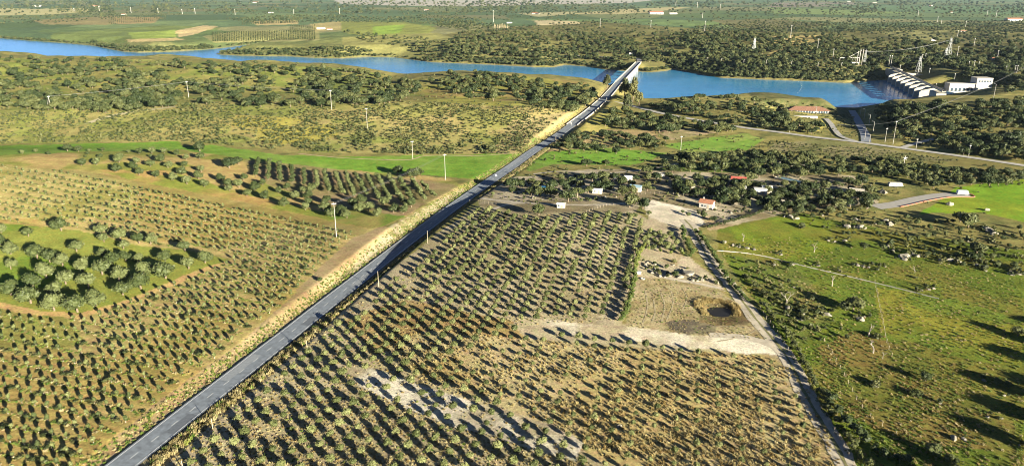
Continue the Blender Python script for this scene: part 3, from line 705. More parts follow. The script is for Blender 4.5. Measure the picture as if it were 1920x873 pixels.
def Gc(px, py, zc):
    """foot of a thing whose point zc above ground is seen at the pixel"""
    px = np.atleast_1d(np.asarray(px, float)); py = np.atleast_1d(np.asarray(py, float)); q = py.copy()
    for _ in range(3):
        X, Y, Z = G(px, q); a, b2 = proj(X, Y, Z + zc); q = q + (py - b2)
    return np.stack(G(px, q), 1)
ONES = ["first","second","third","fourth","fifth","sixth","seventh","eighth","ninth","tenth","eleventh","twelfth","thirteenth","fourteenth","fifteenth","sixteenth","seventeenth","eighteenth","nineteenth"]
TENS = ["","","twent","thirt","fort","fift","sixt","sevent","eight","ninet"]
def ordn(k):
    n_ = k + 1
    if n_ < 20: return ONES[k]
    if n_ < 100:
        t_, o_ = divmod(n_, 10); return TENS[t_] + ("ieth" if o_ == 0 else "y-" + ONES[o_ - 1])
    return "hundred-and-" + ordn(k - 100)
def scatter_px(poly, n, mind, seed=1, dens=None, tries=14):
    """points spread over a pixel polygon, no two closer than mind (x counts half as in depth)"""
    r = np.random.default_rng(seed); P = np.array(poly, float); lo = P.min(0); hi = P.max(0)
    c = np.stack([r.uniform(lo[0], hi[0], n * tries), r.uniform(lo[1], hi[1], n * tries)], 1)
    c = c[inpoly(c[:, 0], c[:, 1], poly)]
    if dens is not None: c = c[r.random(len(c)) < dens(c[:, 0], c[:, 1])]
    cell = {}; out = []
    for x, y in c:
        i, j = int(x // mind), int(y * 1.6 // mind); ok = True
        for a in (-1, 0, 1):
            for b2 in (-1, 0, 1):
                for (u, v) in cell.get((i + a, j + b2), ()):
                    if (u - x) ** 2 + ((v - y) * 1.6) ** 2 < mind * mind: ok = False
        if ok: cell.setdefault((i, j), []).append((x, y)); out.append((x, y))
        if len(out) >= n: break
    return np.array(out) if out else np.zeros((0, 2))

# ---- the sapling field left of the road
GROVE = [(-200,410),(100,421),(185,436),(265,456),(350,464),(446,484),(335,530),(230,573),(150,600),(74,594),(-200,540)]
SAPF = [(-60,306),(0,312),(180,328),(420,376),(655,426),(676,436),(640,462),(560,540),(520,578),(440,640),(380,690),(300,748),(215,812),(140,873),(100,915),(-60,915)]
rows = []; y0 = 300.0
while y0 < 930: rows.append(y0); y0 += 11.2 + max(0, y0 - 320) * 0.0325
sp = []
for r_, y0 in enumerate(rows):
    x = -60.0 + (r_ % 2) * 4; idx = 0
    while x < 720:
        y = y0 + (0.212 - 0.00006 * max(0, y0 - 320)) * x
        step = 12.6 + max(0, y0 - 320) * 0.0275
        if inpoly(np.array([x]), np.array([y]), SAPF)[0] and not inpoly(np.array([x]), np.array([y]), GROVE)[0] and random.random() > 0.035:
            sp.append((x + random.uniform(-.4, .4), y + random.uniform(-.25, .25), r_))
        x += step
sp = np.array(sp); SPX = np.stack(G(sp[:, 0], sp[:, 1]), 1)
vis = (sp[:, 0] > -8) & (sp[:, 1] < 884)
order = np.argsort(-sp[:, 1] + np.where(vis, 0, 1e4)); own = set(order[:300].tolist())
rowsown = sorted({int(sp[i, 2]) for i in own}, reverse=True)
for rr in rowsown:
    ids = sorted([i for i in own if int(sp[i, 2]) == rr], key=lambda i: sp[i, 0])
    for k, i in enumerate(ids):
        plant("olive_sapling", M_SAP, SPX[i], random.uniform(.72, 1.0), "olive sapling in the ochre field, %s from left in the %s row from the bottom" % (ordn(k), ordn(rowsown.index(rr))), "sapling", "young saplings in the ochre field", True)
rest = [i for i in range(len(sp)) if i not in own]
instancer("olive_sapling_rows", SPX[rest], J_SAP, rng.uniform(.72, 1.02, len(rest)), label="rows of olive saplings filling the far part of the ochre field", cat="saplings")
# weeds along the sapling rows
pts = []
for r_, y0 in enumerate(rows):
    x = -60.0
    while x < 700:
        y = y0 + (0.212 - 0.00006 * max(0, y0 - 320)) * x
        if random.random() < 0.9: pts.append((x, y + random.gauss(0, .9 + max(0, y0 - 320) * .004)))
        x += (2.2 + max(0, y0 - 320) * .0035) * random.uniform(.6, 1.4)
pts = np.array(pts); k = inpoly(pts[:, 0], pts[:, 1], SAPF) & ~inpoly(pts[:, 0], pts[:, 1], GROVE); pts = pts[k]
Pw = np.stack(G(pts[:, 0], pts[:, 1]), 1)
M_TUFG = [me_from("green_tuft", [(v, f, L_grn)]) for v, f in TUF]; M_TUFD = [me_from("dry_tuft", [(v, f, L_dry)]) for v, f in TUF]; M_TUFS = [me_from("straw_tuft", [(v, f, L_str)]) for v, f in TUF]
kk = vn(Pw[:, 0], Pw[:, 1], 25, 8) + rng.random(len(Pw)) * .3
instancer("row_weeds", Pw, M_TUFG + M_TUFS[:2] + [J_SHR[0]], np.clip(rng.normal(.95, .3, len(Pw)), .4, 1.6), label="strips of low green weeds along the sapling rows", cat="weeds", sz=rng.uniform(.35, .85, len(Pw)))

# ---- old olives on the grass island and in the belt above the field
Z1 = 4.156
isl = [(10,160,.8),(8,255,.8),(85,315,1),(85,440,.75),(90,620,1.15),(222,190,.75),(480,130,1.15),(290,345,1.1),(388,380,.95),(490,405,1.05),(600,300,.9),(785,170,.85),(812,232,.75),(938,210,1.0),(965,285,.75),(1085,238,.9),(1175,245,.85),(803,345,.75),(878,400,1.05),(645,445,1.05),(800,465,1.15),(365,490,1.2),(265,570,1.15),(515,545,1.0),(690,570,1.1),(930,520,1.1),(1125,475,1.1),(980,375,.8),(1080,390,.75),(960,630,.95),(1100,570,1.25),(240,680,1.25),(430,640,1.1),(425,735,1.25),(605,750,1.2),(745,705,1.15),(1290,370,.9),(1290,490,1.25)]
isl = [(x / Z1, 390 + y / Z1, s) for x, y, s in isl] + [(347,462,.85),(354,494,.9),(385,482,1.0)]
bands = [0, 432, 455, 478, 500, 525, 545, 999]
for b_ in range(7):
    g_ = sorted([t for t in isl if bands[b_] <= t[1] < bands[b_ + 1]])
    for k, (x, y, s) in enumerate(g_):
        plant("olive_tree", M_OLI, Gc(x, y, 2.4 * s)[0], s * 1.2, "old olive on the grass island, %s from left in the %s line from below" % (ordn(k), ordn(6 - b_)), "tree", "old olives on the grass island")
Z1 = 4.366
belt = [(50,160,.7),(130,195,.7),(240,185,.85),(110,255,.7),(95,310,.85),(20,355,.85),(135,385,.9),(230,345,.9),(250,295,.75),(275,410,.8),(410,365,.85),(465,405,.85),(485,450,.7),(560,415,.9),(600,360,.75),(625,490,.7),(690,435,.95),(755,400,.7),(770,510,.85),(885,465,.65),(930,565,.85),(955,435,.7),(1025,505,.85),(1085,465,.7),(1155,450,.95),(1130,505,.9),(1130,560,.8),(1105,600,.75),(1275,545,.8),(1255,600,.95),(1320,650,.85),(1390,640,.9)]
belt = [(320 + x / Z1, 250 + y / Z1, s) for x, y, s in belt]
belt += [(x / 4.156, 190 + y / 4.156, s) for x, y, s in [(635,475,.85),(755,470,.85),(930,445,1.1),(910,520,.9),(1065,465,.8),(1040,505,.85),(1085,550,.75),(1175,485,.8),(1215,570,.75),(1255,445,.95),(1310,495,.8),(1085,390,.7),(1185,385,.8),(1280,385,.7),(700,380,.4),(800,375,.45),(690,405,.35),(780,425,.5),(670,430,.3),(1000,390,.4),(1175,425,.4),(175,395,.5),(280,385,.45),(380,405,.45)]]
belt += [(600 + x / 3.97, 180 + y / 3.97, s) for x, y, s in [(160,850,.85),(250,800,.9),(310,770,.9),(300,830,.95),(360,830,.9),(480,790,.85),(550,840,.85),(680,800,.85),(430,870,.8),(620,850,.75),(200,880,.8)]]
bx = [-1, 130, 215, 270, 330, 400, 450, 500, 560, 620, 680, 900]
for b_ in range(11):
    g_ = sorted([t for t in belt if bx[b_] <= t[0] < bx[b_ + 1]], key=lambda t: t[1])
    for k, (x, y, s) in enumerate(g_):
        plant("olive_tree", M_OLI, Gc(x, y, 2.3 * s)[0], s * 1.25, "olive tree in the belt below the green strip, %s clump, %s from the top" % (ordn(b_), ordn(k)), "tree", "olives in the belt below the green strip")

# ---- close-set olive rows beside the belt
HR = [(485,301,480,330),(505,304,503,337),(524,309,526,339),(547,315,549,344),(570,319,571,346),(592,323,596,351),(609,324,617,361),(628,325,643,364),(648,326,665,368),(667,328,686,366),(688,330,711,375),(708,331,731,378),(730,332,761,390),(749,336,774,382),(774,341,796,376),(791,346,814,369)]
def row_of(name, A, B, step, rx, h, leafm, label, cat, group, nl=120, leaf=.4, seed=0):
    A = np.array(A); B = np.array(B); L = np.linalg.norm((B - A)[:2]); n = max(2, int(L / step)); V = []; Fc = []
    e = empty(name, A); mb = MB()
    for k in range(n + 1):
        p = A + (B - A) * k / n + np.r_[rng.normal(0, .25, 2), 0]; p[2] = hz(p[0], p[1]); s = rng.uniform(.75, 1.2)
        v, f = crown_mesh(seed * 50 + k, rx * s, h * .42 * s, h * .58 * s, 5, nl, leaf)
        b = len(V); V += [tuple(np.array(q) + p - A) for q in v]; Fc += [tuple(b + i for i in q) for q in f]
        mb.tube(tuple(p - A - np.array([0, 0, .2])), tuple(p - A + np.array([0, 0, h * .5])), .1, .07, 5)
    link("foliage", V, Fc, leafm, e); tag(mb.build("stems", B_trk, e), kind="stuff")
    tag(e, label, cat, group); return e
for k, (x1, y1, x2, y2) in enumerate(HR):
    a, c = G1(x1, y1 + 3), G1(x2, y2 + 2)
    row_of("olive_row", a, c, 3.0, 1.9, 3.8, L_oli, "close-planted olive row beside the road, %s of the rows from the left" % ordn(k), "tree row", "close-set olive rows", seed=k + 3)

# ---- orchard right of the road: square grid along the road
ORCH = [(885,400),(905,392),(960,402),(1030,412),(1100,404),(1160,402),(1200,408),(1215,430),(1190,500),(1165,560),(1148,602),(1020,600),(960,612),(985,628),(1160,640),(1400,668),(1440,676),(1480,720),(1530,810),(1560,880),(1580,920),(290,920),(330,862),(420,786),(500,722),(560,672),(640,608),(730,540),(800,480),(850,432)]
U = np.array([.9703, -.2419]); Wv = np.array([.2419, .9703])
O0 = np.array(onz(620 + 505 / 5.05, 700 + 425 / 5.05 + 8))
ii, jj = np.meshgrid(np.arange(-30, 50), np.arange(-20, 70), indexing='ij')
XY = O0 + ii[..., None] * U * 5.2 + jj[..., None] * Wv * 4.62
XY = XY + rng.normal(0, .12, XY.shape)
oz = hz(XY[..., 0], XY[..., 1]); opx, opy = proj(XY[..., 0], XY[..., 1], oz)
keep = inpoly(opx, opy, ORCH) & (rng.random(opx.shape) > .06)
# gaps where the sand and the dry weeds have won
weak = inpoly(opx, opy, [(760,690),(960,640),(1160,650),(1440,670),(1540,800),(1580,920),(1180,920),(1040,805),(880,735)])
keep &= ~(weak & (rng.random(opx.shape) < .12))
sandy = inpoly(opx, opy, [(610,680),(700,690),(870,745),(1040,798),(1100,830),(1080,862),(860,800),(670,722)]); keep &= ~(sandy & (rng.random(opx.shape) < .3))
I, J = ii[keep], jj[keep]; OP = np.stack([XY[..., 0][keep], XY[..., 1][keep], oz[keep]], 1); ox, oy = opx[keep], opy[keep]; wk = weak[keep]
OSC = rng.normal(.84, .11, len(OP)) * np.where(wk, .72, 1.0) * np.where(oy < 520, 1.12, 1.0); OSC = np.clip(OSC, .45, 1.3)
vis = (ox > 0) & (ox < 1920) & (oy < 885); size = OSC / OP[:, 1] + np.where(vis, 0, -1)
own = np.argsort(-size)[:300]; ownset = set(own.tolist())
for rr, i_ in enumerate(sorted({int(I[k]) for k in own})):
    ids = sorted([k for k in own if int(I[k]) == i_], key=lambda k: J[k])
    for q, k in enumerate(ids):
        plant("young_olive_tree", M_YOL, OP[k], OSC[k], "young bushy olive in the orchard, %s row from the road, %s from the near end" % (ordn(rr), ordn(q)), "tree", "young olives of the roadside orchard")
rest = np.array([k for k in range(len(OP)) if k not in ownset])
instancer("young_olive_orchard", OP[rest], J_YOL, OSC[rest], label="grid of young olives filling the rest of the roadside orchard", cat="orchard")
print("counts: saplings", len(sp), "orchard", len(OP))
# ------------------------------------------------------------------ oaks, eucalyptus, scrub, weeds, rocks
OAKS = []          # px, py (crown centre), scale, place
def oaks(poly, n, mind, s0, s1, place, seed, dens=None):
    for x, y in scatter_px(poly, n, mind, seed, dens): OAKS.append((x, y, random.uniform(s0, s1), place))
cl = lambda sc_, th_, sd_: (lambda x, y: np.where(vn(x, y * 2.2, sc_, sd_) > th_, 1.0, 0.12))
oaks([(-30,104),(200,110),(560,118),(600,135),(560,195),(330,196),(220,206),(-30,196)], 480, 6.6, .7, 1.35, "on the wooded ridge before the lake", 1, cl(26, .5, 3))
oaks([(580,122),(680,132),(770,150),(800,168),(740,188),(600,196),(560,180)], 150, 6.2, .8, 1.4, "on the dark end of the wooded ridge", 2)
oaks([(170,150),(330,150),(340,196),(240,204),(180,190)], 45, 8, .8, 1.5, "in the hollow of the wooded ridge", 12)
oaks([(800,152),(860,130),(960,138),(1020,150),(1110,158),(1128,172),(1085,202),(1010,200),(970,182),(880,182)], 140, 6.6, .75, 1.3, "on the hill before the blue water", 3, cl(24, .42, 5))
oaks([(980,165),(1110,165),(1120,185),(1080,204),(1000,200)], 35, 7.5, .9, 1.4, "in the dark copse by the road bend", 4)
oaks([(1150,202),(1240,214),(1400,242),(1320,245),(1200,242),(1130,230)], 60, 7.5, .7, 1.25, "below the side road", 5, cl(22, .35, 7))
oaks([(1060,248),(1120,245),(1250,258),(1250,272),(1120,278),(1040,275)], 46, 9, .6, 1.05, "between the road and the green strip", 6)
oaks([(1215,196),(1290,178),(1360,176),(1440,188),(1480,205),(1470,235),(1350,228),(1240,206)], 85, 7, .6, 1.15, "on the headland by the water", 7, cl(20, .32, 9))
oaks([(1400,200),(1470,208),(1480,222),(1540,232),(1530,250),(1440,244)], 40, 8, .7, 1.2, "below the lakeside building", 8)
oaks([(1640,196),(1700,190),(1800,190),(1925,182),(1925,300),(1800,285),(1740,255),(1690,262),(1650,235)], 210, 8, .6, 1.3, "on the shaded hill by the dam", 9, cl(22, .28, 11))
oaks([(1240,290),(1440,284),(1640,296),(1640,318),(1500,325),(1250,316)], 80, 10, .55, 1.25, "in the dark belt behind the farm", 10)
oaks([(930,345),(1050,330),(1200,326),(1340,328),(1420,345),(1440,380),(1340,362),(1230,350),(1200,372),(1150,360),(1000,368)], 52, 15, .6, 1.1, "among the farm sheds", 11)
oaks([(1340,330),(1480,345),(1620,335),(1650,372),(1560,395),(1440,392),(1340,372)], 62, 14, .6, 1.1, "between the rocks of the farm", 13)
oaks([(1640,296),(1760,312),(1925,322),(1925,334),(1810,346),(1720,336),(1640,320)], 66, 12, .55, 1.0, "along the lower side of the side road", 14)
for x, y, s, pl in ((1010,392,1.0,"at the orchard's upper edge"),(1065,366,1.15,"beside the dirt path"),(1180,375,1.25,"at the yard entrance"),(1205,380,1.05,"at the yard entrance"),(430,303,1.35,"at the end of the olive rows"),(448,300,1.0,"at the end of the olive rows"),(375,274,1.2,"on the green strip"),(127,276,.9,"on the green strip"),(148,278,.75,"on the green strip"),(778,322,1.35,"above the olive rows"),(745,318,1.05,"above the olive rows"),(922,277,.8,"on the scrub hill"),(1155,282,.85,"on the green strip by the road"),(958,342,1.0,"beside the road cutting"),(1100,303,.95,"on the lower green strip"),(1135,303,.8,"on the lower green strip"),(1213,316,.95,"on the lower green strip"),
                    (1815,412,1.25,"in the stony pasture"),(1800,405,.95,"in the stony pasture"),(1620,460,.6,"in the stony pasture"),(1830,465,1.0,"in the stony pasture"),(1820,478,.75,"in the stony pasture"),(1600,568,.95,"in the lower meadow"),(1585,572,.6,"in the lower meadow"),(1908,620,.6,"in the lower meadow"),(1668,300,.9,"near the wind pump"),(1625,380,1.1,"by the paved lane"),(1750,344,.85,"by the paved lane"),(1270,350,1.05,"behind the yard"),(1355,362,1.3,"behind the white hut"),(1370,370,1.1,"behind the white hut"),(1405,330,1.0,"beside the red-roofed cottage"),(1320,402,.5,"beside the yard"),(1337,408,.5,"beside the yard")):
    OAKS.append((x, y, s, pl))
O = np.array([(a, b_, c) for a, b_, c, _ in OAKS]); OW = Gc(O[:, 0], O[:, 1], 3.0 * O[:, 2])
ok_ = hz(OW[:, 0], OW[:, 1]) > LAKE_Z + 0.6
rdist = segdist(OW[:, 0], OW[:, 1], [tuple(p) for p in ROAD])[0]; sdist = np.minimum.reduce([segdist(OW[:, 0], OW[:, 1], [tuple(p) for p in q])[0] for q in (SIDE, RAMP, DRIVE, BRANCH)])
bld = np.minimum(np.hypot(OW[:, 0] - PH[0], OW[:, 1] - PH[1]), np.hypot((OW[:, 0] - LB[0]) / 1.5, OW[:, 1] - LB[1]) + 6)
ok_ &= (rdist > 8.5) & (sdist > 6.0) & (bld > 24)
vsz = O[:, 2] / OW[:, 1]; idx = [i for i in np.argsort(-vsz) if ok_[i]]; ownset = set(idx[:300])
byp = {}
for i in ownset: byp.setdefault(OAKS[i][3], []).append(i)
for pl, L_ in byp.items():
    L_.sort(key=lambda i: OAKS[i][0])
    for k, i in enumerate(L_):
        plant("holm_oak", M_OAK, OW[i], O[i, 2], "dark rounded oak %s, %s from left" % (pl, ordn(k)), "tree", "oaks of the farm and the hills")
rest = [i for i in idx[300:]]
instancer("ridge_oak_wood", OW[rest], J_OAK, O[rest, 2], label="oak wood covering the ridges before the lake", cat="wood")
# the woods beyond the water, too far to tell the trees apart
fw = []
def farwood(poly, n, mind, s0, s1, seed, dens=None):
    q = scatter_px(poly, n, mind, seed, dens)
    if len(q): fw.append(np.c_[q, np.random.default_rng(seed).uniform(s0, s1, len(q))])
farwood([(860,62),(1000,48),(1110,40),(1200,44),(1330,56),(1480,58),(1640,56),(1740,62),(1925,60),(1925,175),(1860,150),(1760,148),(1720,140),(1660,118),(1640,126),(1560,120),(1440,136),(1300,130),(1250,118),(1060,112),(880,104),(820,100),(840,80)], 2400, 4.6, .7, 1.5, 21, cl(38, .42, 13))
farwood([(1300,52),(1420,44),(1560,42),(1640,46),(1720,44),(1925,40),(1925,62),(1740,58),(1500,62),(1330,60)], 700, 3.6, .8, 1.4, 22)
farwood([(170,78),(240,88),(340,90),(400,86),(400,92),(330,96),(250,97),(230,95),(180,84)], 150, 4.5, .8, 1.3, 23)
farwood([(410,100),(470,94),(560,92),(660,88),(700,98),(640,106),(560,104),(470,104)], 160, 4.6, .7, 1.2, 24)
farwood([(640,60),(760,70),(880,80),(900,100),(860,116),(800,108),(700,84)], 130, 6, .7, 1.2, 25, cl(30, .45, 4))
farwood([(860,108),(960,112),(1060,112),(1100,118),(1060,120),(1000,124),(900,120)], 110, 5.2, .7, 1.2, 26)
farwood([(1120,116),(1160,118),(1180,130),(1130,128)], 26, 5, .8, 1.2, 27)
farwood([(1250,118),(1330,128),(1440,138),(1560,142),(1560,150),(1440,147),(1340,143),(1265,131)], 170, 5.2, .7, 1.15, 28)
farwood([(420,36),(560,30),(700,34),(820,30),(900,36),(880,50),(740,44),(600,42),(480,46)], 700, 3.8, .8, 1.3, 29, cl(30, .45, 6))
farwood([(-20,34),(100,30),(240,26),(240,34),(100,44),(-20,46)], 160, 4.4, .7, 1.2, 30, cl(30, .5, 8))
farwood([(0,4),(1920,4),(1920,26),(0,26)], 1200, 3.4, .8, 1.6, 31, cl(60, .62, 9))
farwood([(0,3),(1920,3),(1920,44),(1300,44),(900,40),(600,34),(300,30),(0,30)], 1500, 3.2, .5, 1.2, 33, cl(45, .5, 19))
farwood([(820,40),(880,42),(960,50),(880,58),(820,52)], 110, 4, .9, 1.4, 32)
LK = resample(np.array([(a, b_, 0) for a, b_ in LAKE[:46]]), 7.0); tt = np.gradient(LK[:, :2], axis=0); tt /= np.linalg.norm(tt, axis=1)[:, None]; nn_ = np.stack([-tt[:, 1], tt[:, 0]], 1)
sh = np.concatenate([LK[:, :2] + nn_ * rng.uniform(2, 14, (len(LK), 1)) for _ in range(2)]); SHP = np.c_[sh, hz(sh[:, 0], sh[:, 1])]; SHP = SHP[(SHP[:, 2] > LAKE_Z + .3) & (rng.random(len(SHP)) < .35 + .65 * (vn(SHP[:, 0], SHP[:, 1], 90, 6) > .45)) & (np.hypot(SHP[:, 0] - BR1[0], SHP[:, 1] - BR1[1]) > 22)]
# orchards in rows on the far slopes
for (x0, y0_, x1, y1, nr, nc, sl) in ((400,62,590,78,9,44,-.10),(455,40,560,47,5,26,-.12),(205,34,310,46,6,28,-.2),(545,50,590,62,6,14,-.05)):
    gx, gy = np.meshgrid(np.linspace(x0, x1, nc), np.linspace(y0_, y1, nr)); q = np.stack([gx.ravel(), (gy + sl * 40 * (gx - x0) / (x1 - x0)).ravel()], 1); fw.append(np.c_[q, np.full(len(q), .55)])
FW = np.concatenate(fw); FP = np.stack(G(FW[:, 0], FW[:, 1]), 1)
ok2 = (FP[:, 2] > LAKE_Z + .5) & (FP[:, 1] > 880) & (segdist(FP[:, 0], FP[:, 1], [tuple(p) for p in ROADFAR])[0] > 9) & (np.hypot(FP[:, 0] - PH[0], FP[:, 1] - PH[1]) > 34)
along = (FP[:, 0] - DAM0[0]) * DU[0] + (FP[:, 1] - DAM0[1]) * DU[1]; across = (FP[:, 0] - DAM0[0]) * DN[0] + (FP[:, 1] - DAM0[1]) * DN[1]
ok2 &= ~((along > -15) & (along < DLEN + 20) & (across > -12) & (across < 75))
FP = FP[ok2]; FS = FW[ok2, 2] * np.clip(FP[:, 1] / 2600, 1, 3.0)
FP = np.concatenate([FP, SHP]); FS = np.concatenate([FS, rng.uniform(.45, .95, len(SHP))])
instancer("far_oak_wood", FP, J_OAK, FS, label="dark oak woods on the slopes beyond the lake", cat="wood")

# eucalyptus by the bridge head
for k, (x, y, s, lb) in enumerate(((1138,152,1.15,"tall eucalyptus standing on the near side of the bridge head"),(1170,164,1.45,"tallest eucalyptus leaning over the bridge approach"),(1186,170,1.4,"broad eucalyptus behind the road junction"),(1176,190,1.1,"eucalyptus beside the side road mouth"),(1198,184,1.05,"outer eucalyptus above the bright water"),(1190,154,1.1,"slim eucalyptus nearest the bridge parapet"))):
    plant("eucalyptus", M_EUC, Gc(x, y, 8.5 * s)[0], s, lb, "tree")
# trees just outside the view whose long shadows cross the meadow
for k, (x, y, s) in enumerate(((1985,760,1.0),(2010,700,.95),(2030,820,1.1),(2090,770,1.1),(1975,655,.8),(2060,640,1.0),(2150,720,1.2),(1960,850,.9))):
    X_, Y_ = onz(x, y, 0); plant("holm_oak", M_OAK, (X_, Y_, float(hz(X_, Y_))), s, "oak standing beyond the meadow's edge, %s of the row" % ordn(k), "tree", "oaks beyond the meadow")
for k, (x, y, s) in enumerate(((1730,905,.75),(1790,915,.85),(1840,905,.7))):
    X_, Y_ = onz(x, y, 0); plant("holm_oak", M_OAK, (X_, Y_, float(hz(X_, Y_))), s, "oak at the foot of the lower meadow, %s of three" % ordn(k), "tree", "oaks below the meadow")
# small pale olives and thorn bushes of the pasture
for x, y, s, lb in ((1735,704,.62,"lone pale olive on the brown meadow with a forked trunk"),(1869,714,.5,"pale bushy olive near the meadow boulder"),(1890,719,.5,"second pale olive beside the meadow boulder"),(1750,838,.7,"large pale olive at the meadow's lower edge"),(1778,856,.5,"small pale olive below the large one"),(1646,437,.5,"thin pale tree in the stony pasture above the boulders"),(1704,446,.6,"pale tree casting a long shadow in the stony pasture"),(1589,436,.45,"small thin tree at the upper edge of the pasture"),(1503,420,.5,"small pale tree at the corner of the green meadow"),(1800,452,.5,"pale tree among the pasture boulders"),(1860,478,.5,"low pale tree beside the thicket of the pasture"),(1655,462,.55,"pale tree above the large boulder pile"),(1905,500,.4,"small tree at the far edge of the stony pasture"),
                    (1290,400,.5,"round green tree in the yard's middle"),(1280,396,.38,"smaller round tree in the yard's middle"),(1217,398,.5,"green tree at the yard's lower edge"),(1190,402,.5,"pale green tree beside the yard path"),(1177,400,.4,"small tree beside the yard path"),(1090,374,.42,"small tree by the pole on the dirt path"),(1107,374,.42,"second small tree by the pole on the dirt path"),(982,362,.45,"small pale tree above the loop path"),(924,362,.5,"yellowish tree beside the road cutting"),(601,522,.42,"single round bush on the bank between track and road"),(1250,498,.42,"bush at the foot of the rock pile"),(1265,512,.55,"dark bush behind the great boulder")):
    plant("olive_tree", M_OLI, Gc(x, y, 2.6 * s)[0], s, lb, "tree")
for k, (x, y) in enumerate(scatter_px([(1200,428),(1268,440),(1278,470),(1215,462),(1200,445)], 20, 11, 77)):
    plant("young_olive_tree", M_YOL, Gc(x, y, 1.5)[0], random.uniform(.85, 1.15), "young olive on the bare plot below the yard, %s of the clump" % ordn(k), "tree", "young olives below the yard")
# hedges
def hedge(pts, rx, h, label, leafm=L_hed, step=1.6, seed=0, nl=80):
    L = resample(pxline(pts), step); A = L[0]; V = []; Fc = []; e = empty("hedge", A); mb = MB()
    for k, p in enumerate(L):
        p = p + np.r_[rng.normal(0, .35, 2), 0]; s = rng.uniform(.65, 1.25)
        v, f = crown_mesh(seed * 90 + k, rx * s, h * .5 * s, h * .5 * s, 4, nl, .36); b_ = len(V)
        V += [tuple(np.array(q) + p - A) for q in v]; Fc += [tuple(b_ + i for i in q) for q in f]
        if k % 2 == 0: mb.tube(tuple(p - A - np.array([0, 0, .2])), tuple(p - A + np.array([0, 0, h * .5])), .08, .05, 4)
    link("foliage", V, Fc, leafm, e); tag(mb.build("stems", B_trk, e), kind="stuff"); tag(e, label, "hedge", "hedges beside the tracks"); return e
hedge([(1278,430),(1285,452),(1296,472),(1298,482)], 1.5, 2.4, "clipped hedge on the inner side of the track below the yard", seed=1)
hedge([(1305,434),(1318,450),(1330,470),(1345,492),(1362,520),(1385,548),(1402,565)], 1.4, 2.2, "long hedge between the farm track and the upper meadow", seed=2)
hedge([(1207,462),(1195,490),(1190,506)], 1.6, 2.8, "upper piece of the hedge beside the orchard's last row", seed=3)
hedge([(1190,514),(1186,540),(1178,570),(1166,604)], 1.5, 2.6, "lower piece of the hedge beside the orchard's last row", seed=4)
hedge([(1195,468),(1240,472),(1280,478)], 1.3, 2.3, "row of bushes above the rock pile", seed=5, step=4.5)
hedge([(1330,428),(1370,416),(1410,405),(1435,396)], 1.2, 1.8, "bushy strip along the top of the green meadow", L_shr, seed=6)
hedge([(1430,572),(1478,632),(1512,690),(1540,742),(1572,800),(1625,873)], 1.5, 2.0, "rough scrub strip along the lower farm track", L_shr, seed=7, step=2.2)
hedge([(1545,742),(1590,800),(1640,842),(1700,870)], 2.2, 3.0, "dark thicket in the ditch below the brown meadow", L_oak, seed=9, step=2.4)
hedge([(1395,520),(1430,545),(1470,572),(1510,588)], 1.4, 1.8, "bramble strip between the hedge and the meadow rocks", L_shr, seed=10, step=2.4)
hedge([(1195,440),(1230,452),(1262,470)], 1.3, 2.2, "line of shrubs across the plot below the yard", seed=8, step=4)

# ---- scrub, weeds, grasses
q = scatter_px([(-20,205),(220,192),(560,196),(740,190),(1085,206),(1000,256),(980,288),(800,290),(560,284),(330,264),(-20,270)], 3900, 4.1, 41, lambda x, y: np.clip((vn(x, y * 2.5, 34, 15) - .28) * 2.4, .04, 1))
P1 = np.stack(G(q[:, 0], q[:, 1]), 1)
q2 = scatter_px([(-20,110),(560,120),(1100,160),(1085,205),(560,196),(-20,205)], 900, 5.5, 42); P2 = np.stack(G(q2[:, 0], q2[:, 1]), 1)
q3 = np.concatenate([scatter_px([(1000,262),(1240,245),(1440,262),(1640,296),(1920,318),(1920,345),(1650,400),(1500,402),(1340,412),(1220,372),(1000,385),(920,372),(960,330)], 620, 8, 43), scatter_px([(1500,400),(1640,398),(1925,440),(1925,510),(1800,500),(1640,450),(1520,425)], 170, 9, 44), scatter_px([(1440,264),(1640,280),(1800,302),(1640,300),(1440,285)], 230, 6, 47), scatter_px([(1370,480),(1480,505),(1560,600),(1600,640),(1500,640),(1430,575)], 60, 14, 48), scatter_px([(1640,196),(1700,190),(1760,200),(1700,215),(1640,215)], 120, 5, 49), scatter_px([(1640,200),(1925,190),(1925,300),(1700,270)], 400, 6, 45), scatter_px([(1220,186),(1440,186),(1590,206),(1620,262),(1400,242),(1230,212)], 330, 6, 46)]); P3 = np.stack(G(q3[:, 0], q3[:, 1]), 1)
PS = np.concatenate([P1, P2, P3]); sc_ = np.concatenate([rng.uniform(.6, 1.75, len(P1)), rng.uniform(.7, 1.7, len(P2)), rng.uniform(.5, 1.5, len(P3))])
m_ = (PS[:, 2] > LAKE_Z + .5) & (segdist(PS[:, 0], PS[:, 1], [tuple(p) for p in ROAD])[0] > 7) & (segdist(PS[:, 0], PS[:, 1], [tuple(p) for p in SIDE])[0] > 5) & (segdist(PS[:, 0], PS[:, 1], [tuple(p) for p in lane])[0] > 6)
instancer("hillside_scrub", PS[m_], J_SHR, sc_[m_], label="low scrub scattered over the hillsides and the farm", cat="scrub")
def tufts(poly, n, mind, seed, meshes, s0, s1, name, label, dens=None, zs=1.0):
    q = scatter_px(poly, n, mind, seed, dens, tries=6); q = q[~inpoly(q[:, 0], q[:, 1], [(610,680),(700,690),(870,745),(1040,798),(1100,830),(1080,862),(860,800),(670,722)]) | (rng.random(len(q)) < .3)]; Pq = np.stack(G(q[:, 0], q[:, 1]), 1); s = rng.uniform(s0, s1, len(Pq))
    instancer(name, Pq, meshes, s, label=label, cat="weeds", sz=s * zs)
